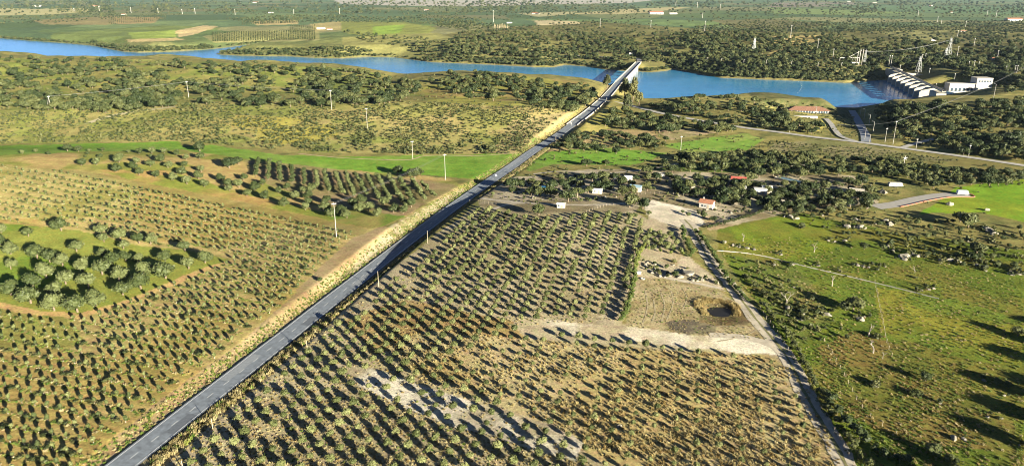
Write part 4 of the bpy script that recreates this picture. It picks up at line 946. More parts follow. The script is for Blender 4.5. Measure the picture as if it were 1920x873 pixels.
tufts([(735,640),(800,615),(960,632),(1150,650),(1440,668),(1500,700),(1560,830),(1585,890),(1240,890),(1120,850),(1040,800),(880,728),(760,685)], 3800, 6.0, 51, M_TUFD + M_TUFS[:2], .5, 1.2, "dry_orange_weeds", "dry orange weeds between the young olives", lambda x, y: np.clip((vn(x, y * 1.6, 40, 5) - .15) * 1.7, .1, 1))
tufts([(300,880),(560,650),(740,520),(900,400),(1190,405),(1160,600),(960,610),(800,615),(740,660),(880,735),(1040,810),(1120,880)], 5200, 6.5, 52, M_TUFS + M_TUFD[:2] + M_TUFG[:1], .5, 1.1, "orchard_straw", "straw and weeds on the orchard soil", None, .7)
tufts([(1345,470),(1420,440),(1920,480),(1920,890),(1610,890),(1500,700),(1420,575)], 6500, 6.0, 53, M_TUFG + M_TUFD[:1] + M_TUFS[:1], .5, 1.2, "meadow_weeds", "coarse grass and weeds over the meadow", lambda x, y: np.clip((vn(x, y * 1.8, 46, 25) - .3) * 2.2, .08, 1), .8)
tufts([(1205,520),(1300,528),(1350,548),(1400,590),(1440,635),(1320,630),(1175,612)], 700, 5.5, 55, M_TUFS + M_TUFG[:2], .4, .9, "plot_weeds", "thin weeds on the tilled plot", lambda x, y: np.clip((vn(x, y * 1.6, 22, 5) - .25) * 2, .05, 1), .7)
tufts([(1360,470),(1430,440),(1920,480),(1920,880),(1620,880),(1510,690),(1430,575)], 600, 11, 56, J_SHR, .18, .5, "meadow_bushlets", "dark low bushlets dotted over the meadow", lambda x, y: np.clip((vn(x, y * 1.8, 60, 29) - .35) * 2.4, .05, 1), .8)
# verges
def verge(o0, o1, n, meshes, s0, s1, name, label, t0=0.0, t1=.62, zs=1.0):
    t_ = rng.uniform(t0, t1, n) * (len(RL) - 1); k = t_.astype(int); f = (t_ - k)[:, None]; k = np.minimum(k, len(RL) - 2)
    p = RL[k] * (1 - f) + RL[k + 1] * f; d_ = RL[k + 1, :2] - RL[k, :2]; d_ /= np.linalg.norm(d_, axis=1)[:, None]; nn = np.stack([d_[:, 1], -d_[:, 0]], 1)
    o_ = rng.uniform(o0, o1, n)[:, None]; xy = p[:, :2] + nn * o_; kp = xy[:, 1] > 90; xy = xy[kp]
    s = rng.uniform(s0, s1, len(xy)); instancer(name, np.c_[xy, hz(xy[:, 0], xy[:, 1])], meshes, s, label=label, cat="grass", sz=s * zs)
verge(5.0, 9.0, 3400, M_TUFS + M_TUFG[:1], .8, 1.7, "roadside_grass", "tall dry grass on the orchard side of the road", 0, .5, 1.3)
verge(-10.0, -4.8, 2200, M_TUFS[:2] + M_TUFG[:3], .5, 1.1, "bank_grass", "dry grass on the bank between road and dirt track", 0, .5)
verge(-9, -5, 900, M_TUFS, .8, 1.5, "upper_bank_grass", "dry grass beside the upper road", .45, .95); 
M_REED = [me_from("reed", [(v, f, L_dry)]) for v, f in REED]
an = rng.uniform(-.5, 3.6, 420); rr_ = .95 + .5 * rng.random(420) ** 1.6 * (0.5 + 0.9 * vn(np.cos(an) * 3, np.sin(an) * 3, 1.0, 3)) + .25 * (np.sin(an) > .2); xr = PONDC[0] + 5.0 * rr_ * np.cos(an); yr = PONDC[1] + 5.8 * rr_ * np.sin(an)
instancer("pond_reeds", np.c_[xr, yr, hz(xr, yr)], M_REED, rng.uniform(.35, .8, 420), label="orange reeds behind the small pond", cat="reeds")

for k, (x, y) in enumerate(scatter_px([(1520,402),(1640,400),(1760,408),(1925,425),(1925,505),(1800,500),(1640,455),(1530,428)], 26, 24, 88)):
    s = random.uniform(.35, .62); plant("olive_tree", M_OLI, Gc(x, y, 2.3 * s)[0], s, "small pale tree of the stony pasture, %s of the scattered ones" % ordn(k), "tree", "small trees of the stony pasture")
farwood2 = np.concatenate([scatter_px([(1400,122),(1640,118),(1656,138),(1600,152),(1440,147)], 190, 5, 61), scatter_px([(1860,150),(1925,148),(1925,186),(1872,180)], 60, 6, 62), scatter_px([(1735,140),(1800,140),(1800,148),(1750,150)], 26, 5, 63)])
F2P = np.stack(G(farwood2[:, 0], farwood2[:, 1]), 1); al2 = (F2P[:, 0] - DAM0[0]) * DU[0] + (F2P[:, 1] - DAM0[1]) * DU[1]; ac2 = (F2P[:, 0] - DAM0[0]) * DN[0] + (F2P[:, 1] - DAM0[1]) * DN[1]
F2P = F2P[(F2P[:, 2] > LAKE_Z + .5) & (F2P[:, 1] > 800) & ~((al2 > -32) & (al2 < DLEN + 26) & (ac2 > -16) & (ac2 < 70)) & (np.hypot(F2P[:, 0] - PH[0], F2P[:, 1] - PH[1]) > 34)]
instancer("shore_oak_wood", F2P, J_OAK, rng.uniform(.6, 1.15, len(F2P)), label="oaks along the far shore and round the dam", cat="wood")
# ---- boulders
def boulder_mesh(seed):
    bm_ = bmesh.new(); bmesh.ops.create_icosphere(bm_, subdivisions=3, radius=1.0); r = np.random.default_rng(seed)
    ds = r.normal(size=(14, 3)); ds /= np.linalg.norm(ds, axis=1)[:, None]; cut = r.uniform(.5, .86, 14)
    for v in bm_.verts:
        p = np.array(v.co)
        for d_, c in zip(ds, cut):
            e_ = p @ d_ - c
            if e_ > 0: p = p - d_ * e_ * .97
        p = p * (1 + .05 * math.sin(5 * p[0] + seed) * math.sin(6 * p[1]))
        v.co = (p[0], p[1] * .85, p[2] * .8)
    me = bpy.data.meshes.new("boulder_stone"); bm_.to_mesh(me); bm_.free(); me.materials.append(mat("granite", (.22,.20,.16), .9, var=.35, scale=1.6, bump=.4)); return me
BOU = [boulder_mesh(k) for k in range(6)]
BL = []
def bl(ox_, oy_, s, L_, place): BL.extend((ox_ + x / s, oy_ + y / s, r_ / s, place) for x, y, r_ in L_)
bl(1180, 360, 4.366, [(130,590,18),(165,615,16),(190,655,18),(215,585,15),(250,630,16),(150,570,12),(205,620,14),(245,685,14),(325,678,18),(290,690,12),(275,655,10),(360,592,12),(480,665,48),(415,692,26),(440,640,20),(520,718,14),(555,722,12),(590,715,20),(655,720,20),(690,728,10),(722,738,14)], "in the rock pile below the yard")
bl(1180, 360, 4.366, [(765,408,22),(845,430,13),(880,440,9),(905,446,14),(965,455,14),(1020,465,20),(1215,495,9),(1245,506,10),(1190,590,8),(1340,590,10),(1350,775,10)], "along the hedge side of the green meadow")
bl(1280, 290, 2.91, [(555,336,9),(590,342,17),(622,347,13),(645,397,7),(895,390,19),(965,396,22),(945,352,12),(1125,380,20),(1065,372,12),(1660,408,22),(1690,430,14),(545,256,14)], "at the upper edge of the stony pasture")
bl(1280, 290, 2.91, [(1210,556,24),(1250,537,15),(1285,552,14),(1145,522,12),(1118,500,13),(1410,576,14),(1455,572,15),(1500,582,12),(1600,600,12),(1790,648,17),(1835,646,14),(1650,627,9),(1690,475,9),(1620,540,12),(1560,470,7)], "across the middle of the stony pasture")
bl(1280, 290, 2.91, [(885,466,10),(830,472,7),(795,466,8),(855,627,9),(740,602,9),(955,600,10),(985,607,10),(1015,611,9),(1060,622,11),(1105,607,8),(500,597,7),(600,597,8),(530,541,9),(1270,666,8),(1300,737,9),(1340,731,11),(1370,727,10)], "scattered in the green meadow")
bl(1440, 560, 4.366, [(165,72,22),(160,122,16),(285,122,18),(270,162,20),(240,150,14),(490,124,26),(757,166,28),(890,316,7),(875,712,15),(1220,792,12)], "in the lower meadow")
bl(1600, 680, 4.52, [(545,275,14),(1105,141,16),(850,636,30),(940,641,20),(1135,450,14),(1250,460,16),(735,336,10),(875,857,10),(1275,270,12),(1405,690,9)], "near the meadow's bottom corner")
bl(1240, 300, 4.571, [(1005,22,22),(1060,48,16),(1120,46,20),(1215,46,18),(1035,356,20),(1735,272,20),(1895,275,34),(700,312,22),(760,318,16),(1000,330,14),(1690,510,14),(1590,575,18),(560,355,10),(1280,245,9),(1345,245,9),(1380,470,12),(1660,430,14),(1540,410,12)], "between the farm oaks")
bl(900, 300, 4.8, [(430,235,12),(560,215,9),(905,185,9),(1075,292,14),(1235,285,9),(480,315,9),(1600,190,12),(1330,178,8),(700,150,8),(905,280,8)], "beside the farm path")
BL += [(1160 / 1, 797, 4.5, "in the orange orchard weeds"), (1780, 383, 6, "on the bright green field"), (1850, 393, 4.5, "on the bright green field")]
for (x, y, r_, pl) in [b_ for b_ in BL if b_[3].startswith(("across", "at the upper", "in the lower"))]:
    for _ in range(2): BL.append((x + random.gauss(0, r_ * 1.3), y + random.gauss(0, r_ * .5), r_ * random.uniform(.3, .6), pl))
for x, y in scatter_px([(930,345),(1050,332),(1240,330),(1420,345),(1640,345),(1650,392),(1560,398),(1440,395),(1350,410),(1230,352),(1190,368),(1000,372)], 70, 14, 91): BL.append((x, y, random.uniform(1.6, 4.0), "lying about the farm yards"))
byp = {}
for b_ in BL: byp.setdefault(b_[3], []).append(b_)
for pl, L_ in byp.items():
    for k, (x, y, r_, _) in enumerate(sorted(L_)):
        p = Gc(x, y, .3)[0]; R_ = max(.35, 1.5 * r_ * np.hypot(p[1], CAMH) / F)
        o = bpy.data.objects.new("boulder", random.choice(BOU)); col.objects.link(o)
        o.location = (p[0], p[1], p[2] + R_ * .08); o.rotation_euler = (random.uniform(-.3, .3), random.uniform(-.3, .3), random.uniform(0, 6.28)); o.scale = (R_, R_ * random.uniform(.8, 1.1), R_ * random.uniform(.6, 1.0))
        size = "large" if R_ > 2.4 else ("small" if R_ < 1.1 else "pale")
        tag(o, "%s granite boulder %s, %s from left" % (size, pl, ordn(k)), "boulder", "granite boulders of the pasture")
nb_ = []
for (x, y, r_, pl) in BL:
    for _ in range(3 if pl.startswith(("across", "at the upper", "between", "in the lower", "scattered")) else 1): nb_.append((x + random.gauss(0, r_ * 1.1 + 2), y + random.gauss(0, r_ * .45 + 1)))
nb_ = np.array(nb_); NB = np.stack(G(nb_[:, 0], nb_[:, 1]), 1)
instancer("rock_scrub", NB, J_SHR, rng.uniform(.4, 1.25, len(NB)), label="low shrubs growing among the boulders", cat="scrub")
# ---- bare trees
BARE = mat("bare_wood", (.30,.26,.21), .85, var=.2, scale=2)
def bare_tree(px, py, h, label, seed, r0=.22):
    r = random.Random(seed); p = G1(px, py); mb = MB(); tw = MB()
    def grow(a, d_, l, rad, lev, m):
        b_ = a + d_ * l; m.tube(a, b_, rad, rad * .65, 5)
        if lev == 0: return
        for _ in range(2 if lev > 1 else 3):
            q = (d_ + Vector((r.gauss(0, .55), r.gauss(0, .55), r.uniform(-.05, .35)))).normalized(); grow(b_, q, l * r.uniform(.6, .85), rad * .6, lev - 1, tw)
    grow(Vector((0, 0, -.2)), Vector((r.uniform(-.15, .15), 0, 1)).normalized(), h * .36, r0, 4, mb)
    e = empty("bare_tree", p); mb.build("trunk", BARE, e); tw.build("branches", BARE, e); tag(e, label, "tree"); return e
bare_tree(1628, 630, 4.6, "forked bare white tree in the brown meadow, the upper one", 5, .3)
bare_tree(1637, 661, 4.0, "forked bare white tree in the brown meadow, the lower one", 9, .28)
bare_tree(1475, 572, 5.5, "leafless tree above the rocks beside the track", 3)
bare_tree(1393, 452, 4.2, "leafless grey shrub at the meadow's stony corner", 4)
bare_tree(1526, 473, 4.2, "leafless bush in the middle of the green meadow", 6)
bare_tree(1560, 536, 4.5, "leafless tree below the long pale wall", 7)
bare_tree(1655, 672, 2.6, "cut bare stump with thin shoots in the brown meadow", 8, .14)
bare_tree(1715, 512, 3.2, "small leafless tree below the boulder pile", 11, .14)
# ------------------------------------------------------------------ built things
conc = mat("concrete", (.42,.385,.32), .85, var=.14, scale=.25, bump=.1)
conc_d = mat("dark_concrete", (.34,.32,.29), .9, var=.15, scale=.3)
conc_p = mat("pole_concrete", (.36,.34,.30), .8, var=.1, scale=1.5)
steel = mat("galvanised_steel", (.55,.56,.56), .5, metal=.4)
wood_p = mat("pole_wood", (.36,.30,.22), .9, var=.25, scale=2)
plaster = mat("white_plaster", (.42,.40,.365), .85, var=.06, scale=.8)
tile = mat("roof_tile", (.33,.145,.085), .85, var=.3, scale=1.2, bump=.3)
dark = mat("dark_opening", (.03,.03,.035), .4)
glassm = mat("window_glass", (.05,.07,.09), .12, spec=.6)
bluep = mat("blue_paint", (.22,.33,.40), .5)
def top_height(p, py):
    """height above the foot at which the thing reaches the pixel row"""
    h = 8.0
    for _ in range(12):
        q = proj(p[0], p[1], p[2] + h)[1]; q2 = proj(p[0], p[1], p[2] + h + .5)[1]
        h += (q - py) / max(q - q2, 1e-3) * .5
    return float(max(1.0, h))
# ---- poles
def pole(px, py, ty, label, kind="arm", group=None, r=.16, m=None, rz=.5):
    p = G1(px, py); h = top_height(p, ty); dist = math.hypot(p.y, CAMH); r = max(r * .9, .00027 * dist)
    e = empty({"arm": "utility_pole", "plain": "wooden_post", "lamp": "lamp_post", "far": "utility_pole", "stay": "utility_pole"}[kind], p, rz)
    m = m or (conc_p if kind != "plain" else wood_p)
    sh = MB().tube((0, 0, -.6), (0, 0, h), r * 1.25, r * .75, 7)
    sh.build("shaft", m, e)
    if kind in ("arm", "stay", "far"):
        w_ = 1.0
        MB().box(-w_, w_, -r * .7 - .02, r * .7 + .02, h - .62, h - .62 + r * 1.3).build("crossarm", steel, e)
        for s in (-w_ * .9, 0, w_ * .9):
            z0 = h - .62 + r * 1.3 if s else h
            MB().tube((s, 0, z0), (s, 0, z0 + .4), r * .45, r * .3, 6).build("insulator", plaster, e)
    if kind == "stay":
        MB().tube((-2.6, 0, -.3), (0, 0, h * .93), r, r * .8, 6).build("stay_leg", m, e)
    if kind == "lamp":
        MB().tube((0, 0, h - .1), (1.5, 0, h + .25), r * .6, r * .5, 6).build("bracket", steel, e)
        MB().box(1.2, 2.1, -.22, .22, h + .12, h + .32).build("lamp_head", plaster, e)
    tag(e, label, "pole", group); return e, p, h
PL = {}
for key, a in dict(
    a=(631,445,380,"tall concrete pole at the corner of the sapling field and the dirt track","arm"), b=(835,337,289,"concrete pole at the road end of the green strip","arm"),
    c=(774,298,264,"concrete pole on the upper edge of the green strip","arm"), d=(689,243,203,"concrete pole halfway up the scrub hill","arm"), e=(622,206,169,"concrete pole on the crest of the scrub hill","arm"),
    f=(354,183,153,"concrete pole before the wooded ridge's dark hollow","arm"), g=(95,202,180,"concrete pole with a leaning stay leg on the left hillside","stay"),
    h=(1674,271,227,"tall concrete pole where the branch road leaves the side road","arm"), i=(1659,267,240,"shorter pole with a T-shaped head beside the tall pole","arm"), j=(1717,280,260,"slim pole at the mouth of the branch road","arm"), k=(1816,292,272,"lone pole standing on the side road's shaded edge","arm"), l=(1276,285,255,"slim pole at the end of the upper green field","arm")).items():
    PL[key] = pole(*a)
for a in ((577,664,638,"wooden post in the orchard, second from below along the road"),(710,537,508,"wooden post where the road enters the cutting"),(802,456,432,"wooden post in the shaded cutting"),(881,384,374,"short post at the path mouth by the road"),(399,803,784,"wooden post nearest the bottom of the road"),(343,880,862,"post top at the bottom edge beside the road"),(1042,270,256,"thin post at the shaded bend of the upper road"),(1082,376,360,"pale post by the two small trees of the dirt path")):
    pole(*a, kind="plain", r=.11, group="posts along the road")
for a in ((1621,262,241,"lamp post at the foot of the slipway"),(1637,247,228,"bright lamp post on the slope side of the slipway"),(1629,236,215,"lamp post halfway down the slipway"),(1620,223,205,"lamp post in the lower part of the slipway"),(1613,215,200,"lamp post nearest the water on the slipway"),(1630,267,252,"short lamp post at the slipway's top corner"),(1530,214,200,"lamp post before the red-roofed lakeside building"),(1862,187,158,"lamp post on the hill before the power station")):
    pole(*a, kind="lamp", r=.1, group="lamp posts of the slipway", rz=2.6)
far_left = [(139,21,16),(187,24,13),(246,25,15),(297,26,16),(342,27,18),(366,26,16),(441,28,18),(551,27,19),(637,27,17)]
for k, a in enumerate(far_left): pole(*a, "slim pole of the line across the far left plain, %s from left" % ordn(k), "far", "poles on the far plain")
far_right = [(925,42,20),(1125,51,36),(1220,53,39),(1267,11,3),(1307,15,5),(1317,34,25),(1321,59,40),(1350,19,9),(1561,112,92),(1532,98,73),(1482,71,48),(1721,30,20),(1757,44,32),(1764,48,38),(1810,51,40),(1850,31,20),(1867,33,20),(1795,69,58),(1826,86,72),(1666,125,104),(1670,125,104),(1728,115,102),(1734,114,101),(1793,113,87),(1869,113,95),(1816,125,115),(1825,130,114),(1834,128,116),(1885,137,124),(1902,137,123),(1906,137,123),(1789,151,138),(1687,133,122),(1742,139,128),(1752,178,157)]
for k, a in enumerate(sorted(far_right)): pole(*a, "pale pole in the woods beyond the lake, %s from left" % ordn(k), "far", "poles beyond the lake")
for k, a in enumerate(((1325,119,108),(1352,121,110),(1394,122,112),(1436,123,113),(1483,128,115),(1533,128,117),(1577,128,118))):
    pole(*a, "short lamp post along the far lake road, %s from left" % ordn(k), "lamp", "lamp posts of the far shore", r=.12)
# wires between the big poles
wire_m = mat("wire", (.20,.20,.20), .6)
def wires(name, tops, label, r=.025, offs=(-1.0, 0, 1.0), rz=.5, sag=1.0):
    e = empty(name, tops[0]); A = Vector(tops[0])
    for o_ in offs:
        mb = MB(); d_ = Vector((math.cos(rz) * o_, math.sin(rz) * o_, 0.35 if o_ == 0 else -.15))
        for a, b_ in zip(tops[:-1], tops[1:]):
            a, b_ = Vector(a), Vector(b_); pr = a
            for k in range(1, 11):
                t_ = k / 10; q = a.lerp(b_, t_); q.z -= sag * 4 * t_ * (1 - t_); mb.tube(pr + d_ - A, q + d_ - A, r, r, 3, False); pr = q
        mb.build("wire", wire_m, e)
    tag(e, label, "cable"); return e
tp = lambda k: (PL[k][1].x, PL[k][1].y, PL[k][1].z + PL[k][2])
wires("power_line", [tp('a'), tp('b'), tp('c'), tp('d'), tp('e')], "power line strung over the green strip and scrub hill", r=.03, offs=(-1, 1))
wires("power_line", [tp('e'), tp('f'), tp('g')], "power line running left along the scrub hill crest", r=.035, offs=(-1, 1))
hx = Vector(tp('h')); ex = Vector((*onz(1935, 118, 20), 20))
wires("power_line", [tuple(hx), tuple(ex)], "pair of cables rising over the shaded hill", r=.06, offs=(-1, 1), sag=4)
q0 = Vector((*onz(1570, 233, 12), 12)); wires("power_line", [tuple(q0), tuple(hx)], "cables coming to the tall pole from the lake side", r=.05, offs=(-1, 1), sag=1.5)

# ---- lattice pylons and the switchyard
def pylon(px, py, ty, label, base=5.0, arms=3, group="lattice pylons beyond the lake", cut=None):
    p = G1(px, py); h = top_height(p, ty); e = empty("lattice_pylon", p, .35); r = .00012 * math.hypot(p.y, CAMH)
    b_ = base / 2; t_ = .55
    for sx in (-1, 1):
        for sy in (-1, 1): MB().tube((sx * b_, sy * b_, -.6), (sx * t_, sy * t_, h * .9), r, r * .8, 4).build("leg", steel, e)
    lv = 6
    br = MB()
    for k in range(lv):
        z0, z1 = h * .9 * k / lv, h * .9 * (k + 1) / lv; w0 = b_ + (t_ - b_) * k / lv; w1 = b_ + (t_ - b_) * (k + 1) / lv
        for s in (-1, 1):
            br.tube((-w0, s * w0, z0), (w1, s * w1, z1), r * .55, None, 3); br.tube((w0, s * w0, z0), (-w1, s * w1, z1), r * .55, None, 3)
            br.tube((s * w0, -w0, z0), (s * w1, w1, z1), r * .55, None, 3); br.tube((s * w0, w0, z0), (s * w1, -w1, z1), r * .55, None, 3)
    br.build("bracing", steel, e)
    MB().tube((0, 0, h * .88), (0, 0, h), r, r * .5, 4).build("peak", steel, e)
    for k in range(arms):
        z_ = h * (.88 - k * .1); MB().tube((-2.6, 0, z_), (2.6, 0, z_), r * .8, None, 4).build("crossarm", steel, e)
    tag(e, label, "pylon", group); return tuple(p + Vector((0, 0, h * .85)))
pt = [pylon(1413,97,70,"lattice pylon on the wooded slope left of the switchyard"), pylon(1721,138,103,"white lattice pylon standing behind the dam", 6), pylon(1777,111,68,"tallest lattice pylon in the woods beyond the dam", 7), pylon(1772,111,88,"shorter lattice pylon touching the tallest one", 4), pylon(1620,122,92,"slender lattice mast at the end of the switchyard", 3, 1)]
wires("power_line", [pt[1], pt[4]], "cables from the dam pylon to the switchyard", r=.09, offs=(-2, 2), sag=3)
wires("power_line", [pt[2], pt[4]], "long cables from the tallest pylon to the switchyard", r=.09, offs=(-2, 2), sag=5)
wires("power_line", [pt[2], (*onz(1960, 84, 45), 45)], "cables leaving the tallest pylon towards the right edge", r=.1, offs=(-2, 2), sag=5)
sy = G1(1598, 122); e = empty("switchyard", sy, 0)
for k, (px, ty, yb) in enumerate(((1610,92,122),(1615,92,122),(1606,96,121))):
    q = G1(px, yb); h = top_height(q, ty); MB().tube(tuple(q - sy - Vector((0, 0, .5))), tuple(q - sy + Vector((0, 0, h))), .55, .45, 6).build("mast", conc_p, e)
for k in range(7):
    q = G1(1574 + k * 6, 116); MB().tube(tuple(q - sy - Vector((0, 0, .5))), tuple(q - sy + Vector((0, 0, 6))), .4, .35, 5).build("gantry_post", conc_p, e)
qa, qb = G1(1574, 116) - sy, G1(1610, 116) - sy
MB().tube(tuple(qa + Vector((0, 0, 6))), tuple(qb + Vector((0, 0, 6))), .45, None, 5).build("gantry_beam", conc_p, e)
qb2 = G1(1612, 120) - sy; MB().tube(tuple(qa + Vector((10, 0, 5))), tuple(qb2 + Vector((0, 0, 20))), .4, None, 5).build("stay_beam", conc_p, e)
MB().box(-2, 8, -3, 3, -.5, 4.2).build("control_hut", plaster, e)
tag(e, "switchyard of pale gantries and masts on the far lake shore", "substation")

# ---- the bridge
B0 = Vector((BR0[0], BR0[1], -6)); B1 = Vector((BR1[0], BR1[1], -6)); bl_ = (B1 - B0).length; ba = math.atan2(B1.y - B0.y, B1.x - B0.x)
e = empty("bridge", B0, ba)
MB().box(-2, bl_ + 2, -4.9, 4.9, -1.7, -.02).build("deck", conc, e)
MB().box(-2, bl_ + 2, -3.8, 3.8, -.015, .03).build("carriageway", asph2 if False else asph, e)
for s in (-1, 1):
    MB().box(-2, bl_ + 2, s * 4.35 - .5, s * 4.35 + .5, -.01, .2).build("footway", conc, e)
    pa = MB(); pa.box(-2, bl_ + 2, s * 4.8 - .12, s * 4.8 + .12, .2, 1.15); pa.build("parapet", conc, e)
    MB().box(-2, bl_ + 2, s * 3.3 - .12, s * 3.3 + .12, .032, .045).build("edge_line", white, e)
npier = 6
for k in range(npier):
    x = bl_ * (k + 1) / (npier + 1); MB().box(x - 1.0, x + 1.0, -3.6, 3.6, -16.5, -1.71).build("pier", conc, e)
tag(e, "long concrete road bridge crossing the blue reservoir", "bridge")
# guard walls on the approach
for s, lb in ((4.6, "low white guard wall on the water side of the bridge approach"), (-4.6, "low guard wall on the hill side of the bridge approach")):
    seg = RL[(RL[:, 1] > onz(1070, 236, 0)[1]) & (RL[:, 1] < BR0[1] - 4)]
    t_ = np.gradient(seg[:, :2], axis=0); t_ /= np.linalg.norm(t_, axis=1)[:, None]; nn = np.stack([t_[:, 1], -t_[:, 0]], 1); c_ = seg[:, :2] + nn * s
    V = []; Fc = []
    for k in range(len(c_)):
        for o_ in (-.16, .16):
            q = c_[k] + nn[k] * o_; V += [(q[0], q[1], seg[k, 2] - .5), (q[0], q[1], seg[k, 2] + .75)]
    for k in range(len(c_) - 1):
        a = 4 * k; b_ = a + 4; Fc += [(a, a + 1, b_ + 1, b_), (a + 3, a + 2, b_ + 2, b_ + 3), (a + 1, a + 3, b_ + 3, b_ + 1)]
    if s > 0:   # open at the junction with the side road
        jn = np.array(onz(1140, 188, -.3)); Fc = [f for f in Fc if np.hypot(V[f[0]][0] - jn[0], V[f[0]][1] - jn[1]) > 16]
    o = link("guard_wall", V, Fc, conc); tag(o, lb, "wall", "guard walls of the bridge approach")

# ---- the dam
D0 = Vector((*[float(v) for v in DAM0], 0)); da = math.atan2(DU[1], DU[0]); flip = 1 if (-math.sin(da) * DN[0] + math.cos(da) * DN[1]) > 0 else -1
e = empty("dam", D0, da); TOPZ = -3.5
yy = lambda v: v * flip
def dbox(x0, x1, y0, y1, z0, z1): a, b_ = sorted((yy(y0), yy(y1))); return MB().box(x0, x1, a, b_, z0, z1)
nb = 7; pitch = (DLEN - 40) / nb; x0_ = 34.0
dbox(-30, x0_ - 4, -2, 8, -30, TOPZ).build("abutment", conc, e)
dbox(DLEN - 5, DLEN + 25, -2, 8, -30, TOPZ).build("abutment", conc, e)
dbox(x0_ - 4, DLEN - 5, 3, 9, -30, -11).build("sill", conc, e)
for k in range(nb + 1):
    x = x0_ + k * pitch * .92
    pr = [(yy(-9), -26), (yy(-9), TOPZ - 4), (yy(-2), TOPZ + 1.4), (yy(8), TOPZ + 1.4), (yy(16), -12), (yy(16), -30), (yy(-9), -30)]
    MB().extr(pr, x - 2.4, x + 2.4).build("pier", conc, e)
    if k < nb:
        xa, xb = x + 2.4, x + pitch * .92 - 2.4
        gt = MB(); n_ = 5
        prof = [(yy(1 - 2.2 * math.cos((i / n_ - .5) * 1.6)), -17.5 + 10 * i / n_) for i in range(n_ + 1)] + [(yy(2.5), -7.5), (yy(2.5), -17.5)]
        gt.extr(prof, xa, xb).build("gate", mat("gate_steel", (.36,.36,.34), .6), e)
dbox(-30, DLEN + 25, 3.4, 7.2, TOPZ + 1.45, TOPZ + 2.2).build("crest_road", conc, e)
for s in (3.3, 7.0): dbox(-30, DLEN + 25, s, s + .3, TOPZ + 2.205, TOPZ + 3.1).build("parapet", conc, e)
dbox(-20, 4, 8.01, 14, -30, TOPZ + 2).build("gate_tower", conc, e)
wl = MB(); wl.extr([(yy(16.1), -30), (yy(16.1), TOPZ - 1), (yy(92), -10), (yy(92), -30)], 14, 17) ; wl.build("spillway_wall", conc, e)
wl = MB(); wl.extr([(yy(16.1), -30), (yy(16.1), -6), (yy(40), -10), (yy(78), -12), (yy(78), -30)], DLEN * .66, DLEN * .66 + 3); wl.build("spillway_wall", conc, e)
tag(e, "white concrete dam with a row of gated spillway piers", "dam")
# buoy line on the water
bp_ = [G1(1497 + 5 * math.sin(k * .5), 156 + k * 3.4) for k in range(11)]
for k, p in enumerate(bp_):
    o = link("buoy", *[(ICO_V[0]), ICO_V[1]], plaster, None, True, (p.x, p.y, LAKE_Z + .15)); o.scale = (.34, .34, .3); tag(o, "small white buoy on the water before the dam, %s from the far shore" % ordn(k), "buoy", "buoys before the dam")

# ---- houses
def house(name, p, rz, L_, Wd, Hw, Hr, wall, roofm, label, cat="building", windows=(), door=True, hip=0.0, over=.35, chimney=False):
    e = empty(name, p, rz); hx_, hy = L_ / 2, Wd / 2
    w_ = MB(); w_.box(-hx_, hx_, -hy, hy, -1.2, Hw)
    if hip == 0: w_.prism([(0, 0)], 0, 0) if False else None
    w_.build("wall", wall, e)
    if Hr > 0:
        if hip == 0:
            g_ = MB(); g_.extr([(-hy, Hw + .01), (hy, Hw + .01), (0, Hw + Hr - .12)], -hx_ + .01, hx_ - .01); g_.build("gable", wall, e)
        a, b_ = hx_ + over, hy + over; rr = max(0, hx_ - hip) if hip else a; dz = over * Hr / hy
        V = [(-a, -b_, Hw - dz + .1), (a, -b_, Hw - dz + .1), (a, b_, Hw - dz + .1), (-a, b_, Hw - dz + .1), (-rr, 0, Hw + Hr), (rr, 0, Hw + Hr)]
        V2 = [(x, y, z + .16) for x, y, z in V]
        Fc = [(0, 1, 5, 4), (2, 3, 4, 5), (1, 2, 5), (3, 0, 4)] if hip else [(0, 1, 5, 4), (2, 3, 4, 5)]
        n_ = 6; F2 = [tuple(n_ + i for i in f) for f in Fc] + [f[::-1] for f in Fc]
        rim = [(0, 1), (1, 2), (2, 3), (3, 0)] if hip else [(0, 1), (2, 3), (1, 5), (5, 2), (3, 4), (4, 0)]
        F2 += [(i, j, n_ + j, n_ + i) for i, j in rim]
        ro = link("roof", V + V2, F2, roofm, e)
        if chimney: MB().box(-hx_ * .6 - .25, -hx_ * .6 + .25, .2, .7, Hw + .1, Hw + Hr + .9).build("chimney", wall, ro)
    else:
        MB().box(-hx_ - over * .5, hx_ + over * .5, -hy - over * .5, hy + over * .5, Hw + .005, Hw + .22).build("roof", roofm, e)
    for (side, t_, z0, ww, hh) in windows:
        if side == 'f': q = (t_ - ww / 2, t_ + ww / 2, -hy - .06, -hy + .02)
        elif side == 'b': q = (t_ - ww / 2, t_ + ww / 2, hy - .02, hy + .06)
        elif side == 'l': q = (-hx_ - .06, -hx_ + .02, t_ - ww / 2, t_ + ww / 2)
        else: q = (hx_ - .02, hx_ + .06, t_ - ww / 2, t_ + ww / 2)
        wi = MB().box(*q, z0, z0 + hh).build("window", glassm, e)
        if side in 'fb': MB().box(q[0] - .1, q[1] + .1, q[2] - .06, q[3] + .06, z0 - .13, z0 - .004).build("sill", plaster, wi)
    if door:
        MB().box(L_ * .18 - .45, L_ * .18 + .45, -hy - .07, -hy + .02, 0, 2.05).build("door", wood_p, e)
    tag(e, label, cat); return e
def win_row(side, n_, x0, x1, z0, ww, hh): return [(side, x0 + (x1 - x0) * (k + .5) / n_, z0, ww, hh) for k in range(n_)]
house("hut", G1(1325, 389), -.55, 6.6, 4.6, 2.9, 1.3, plaster, tile, "white hut with a red tiled roof beside the pale yard", windows=[('f', -1.6, 1.0, .9, .9), ('f', -.2, 1.0, .6, .8), ('r', 0, 1.2, .8, .8)], chimney=True)
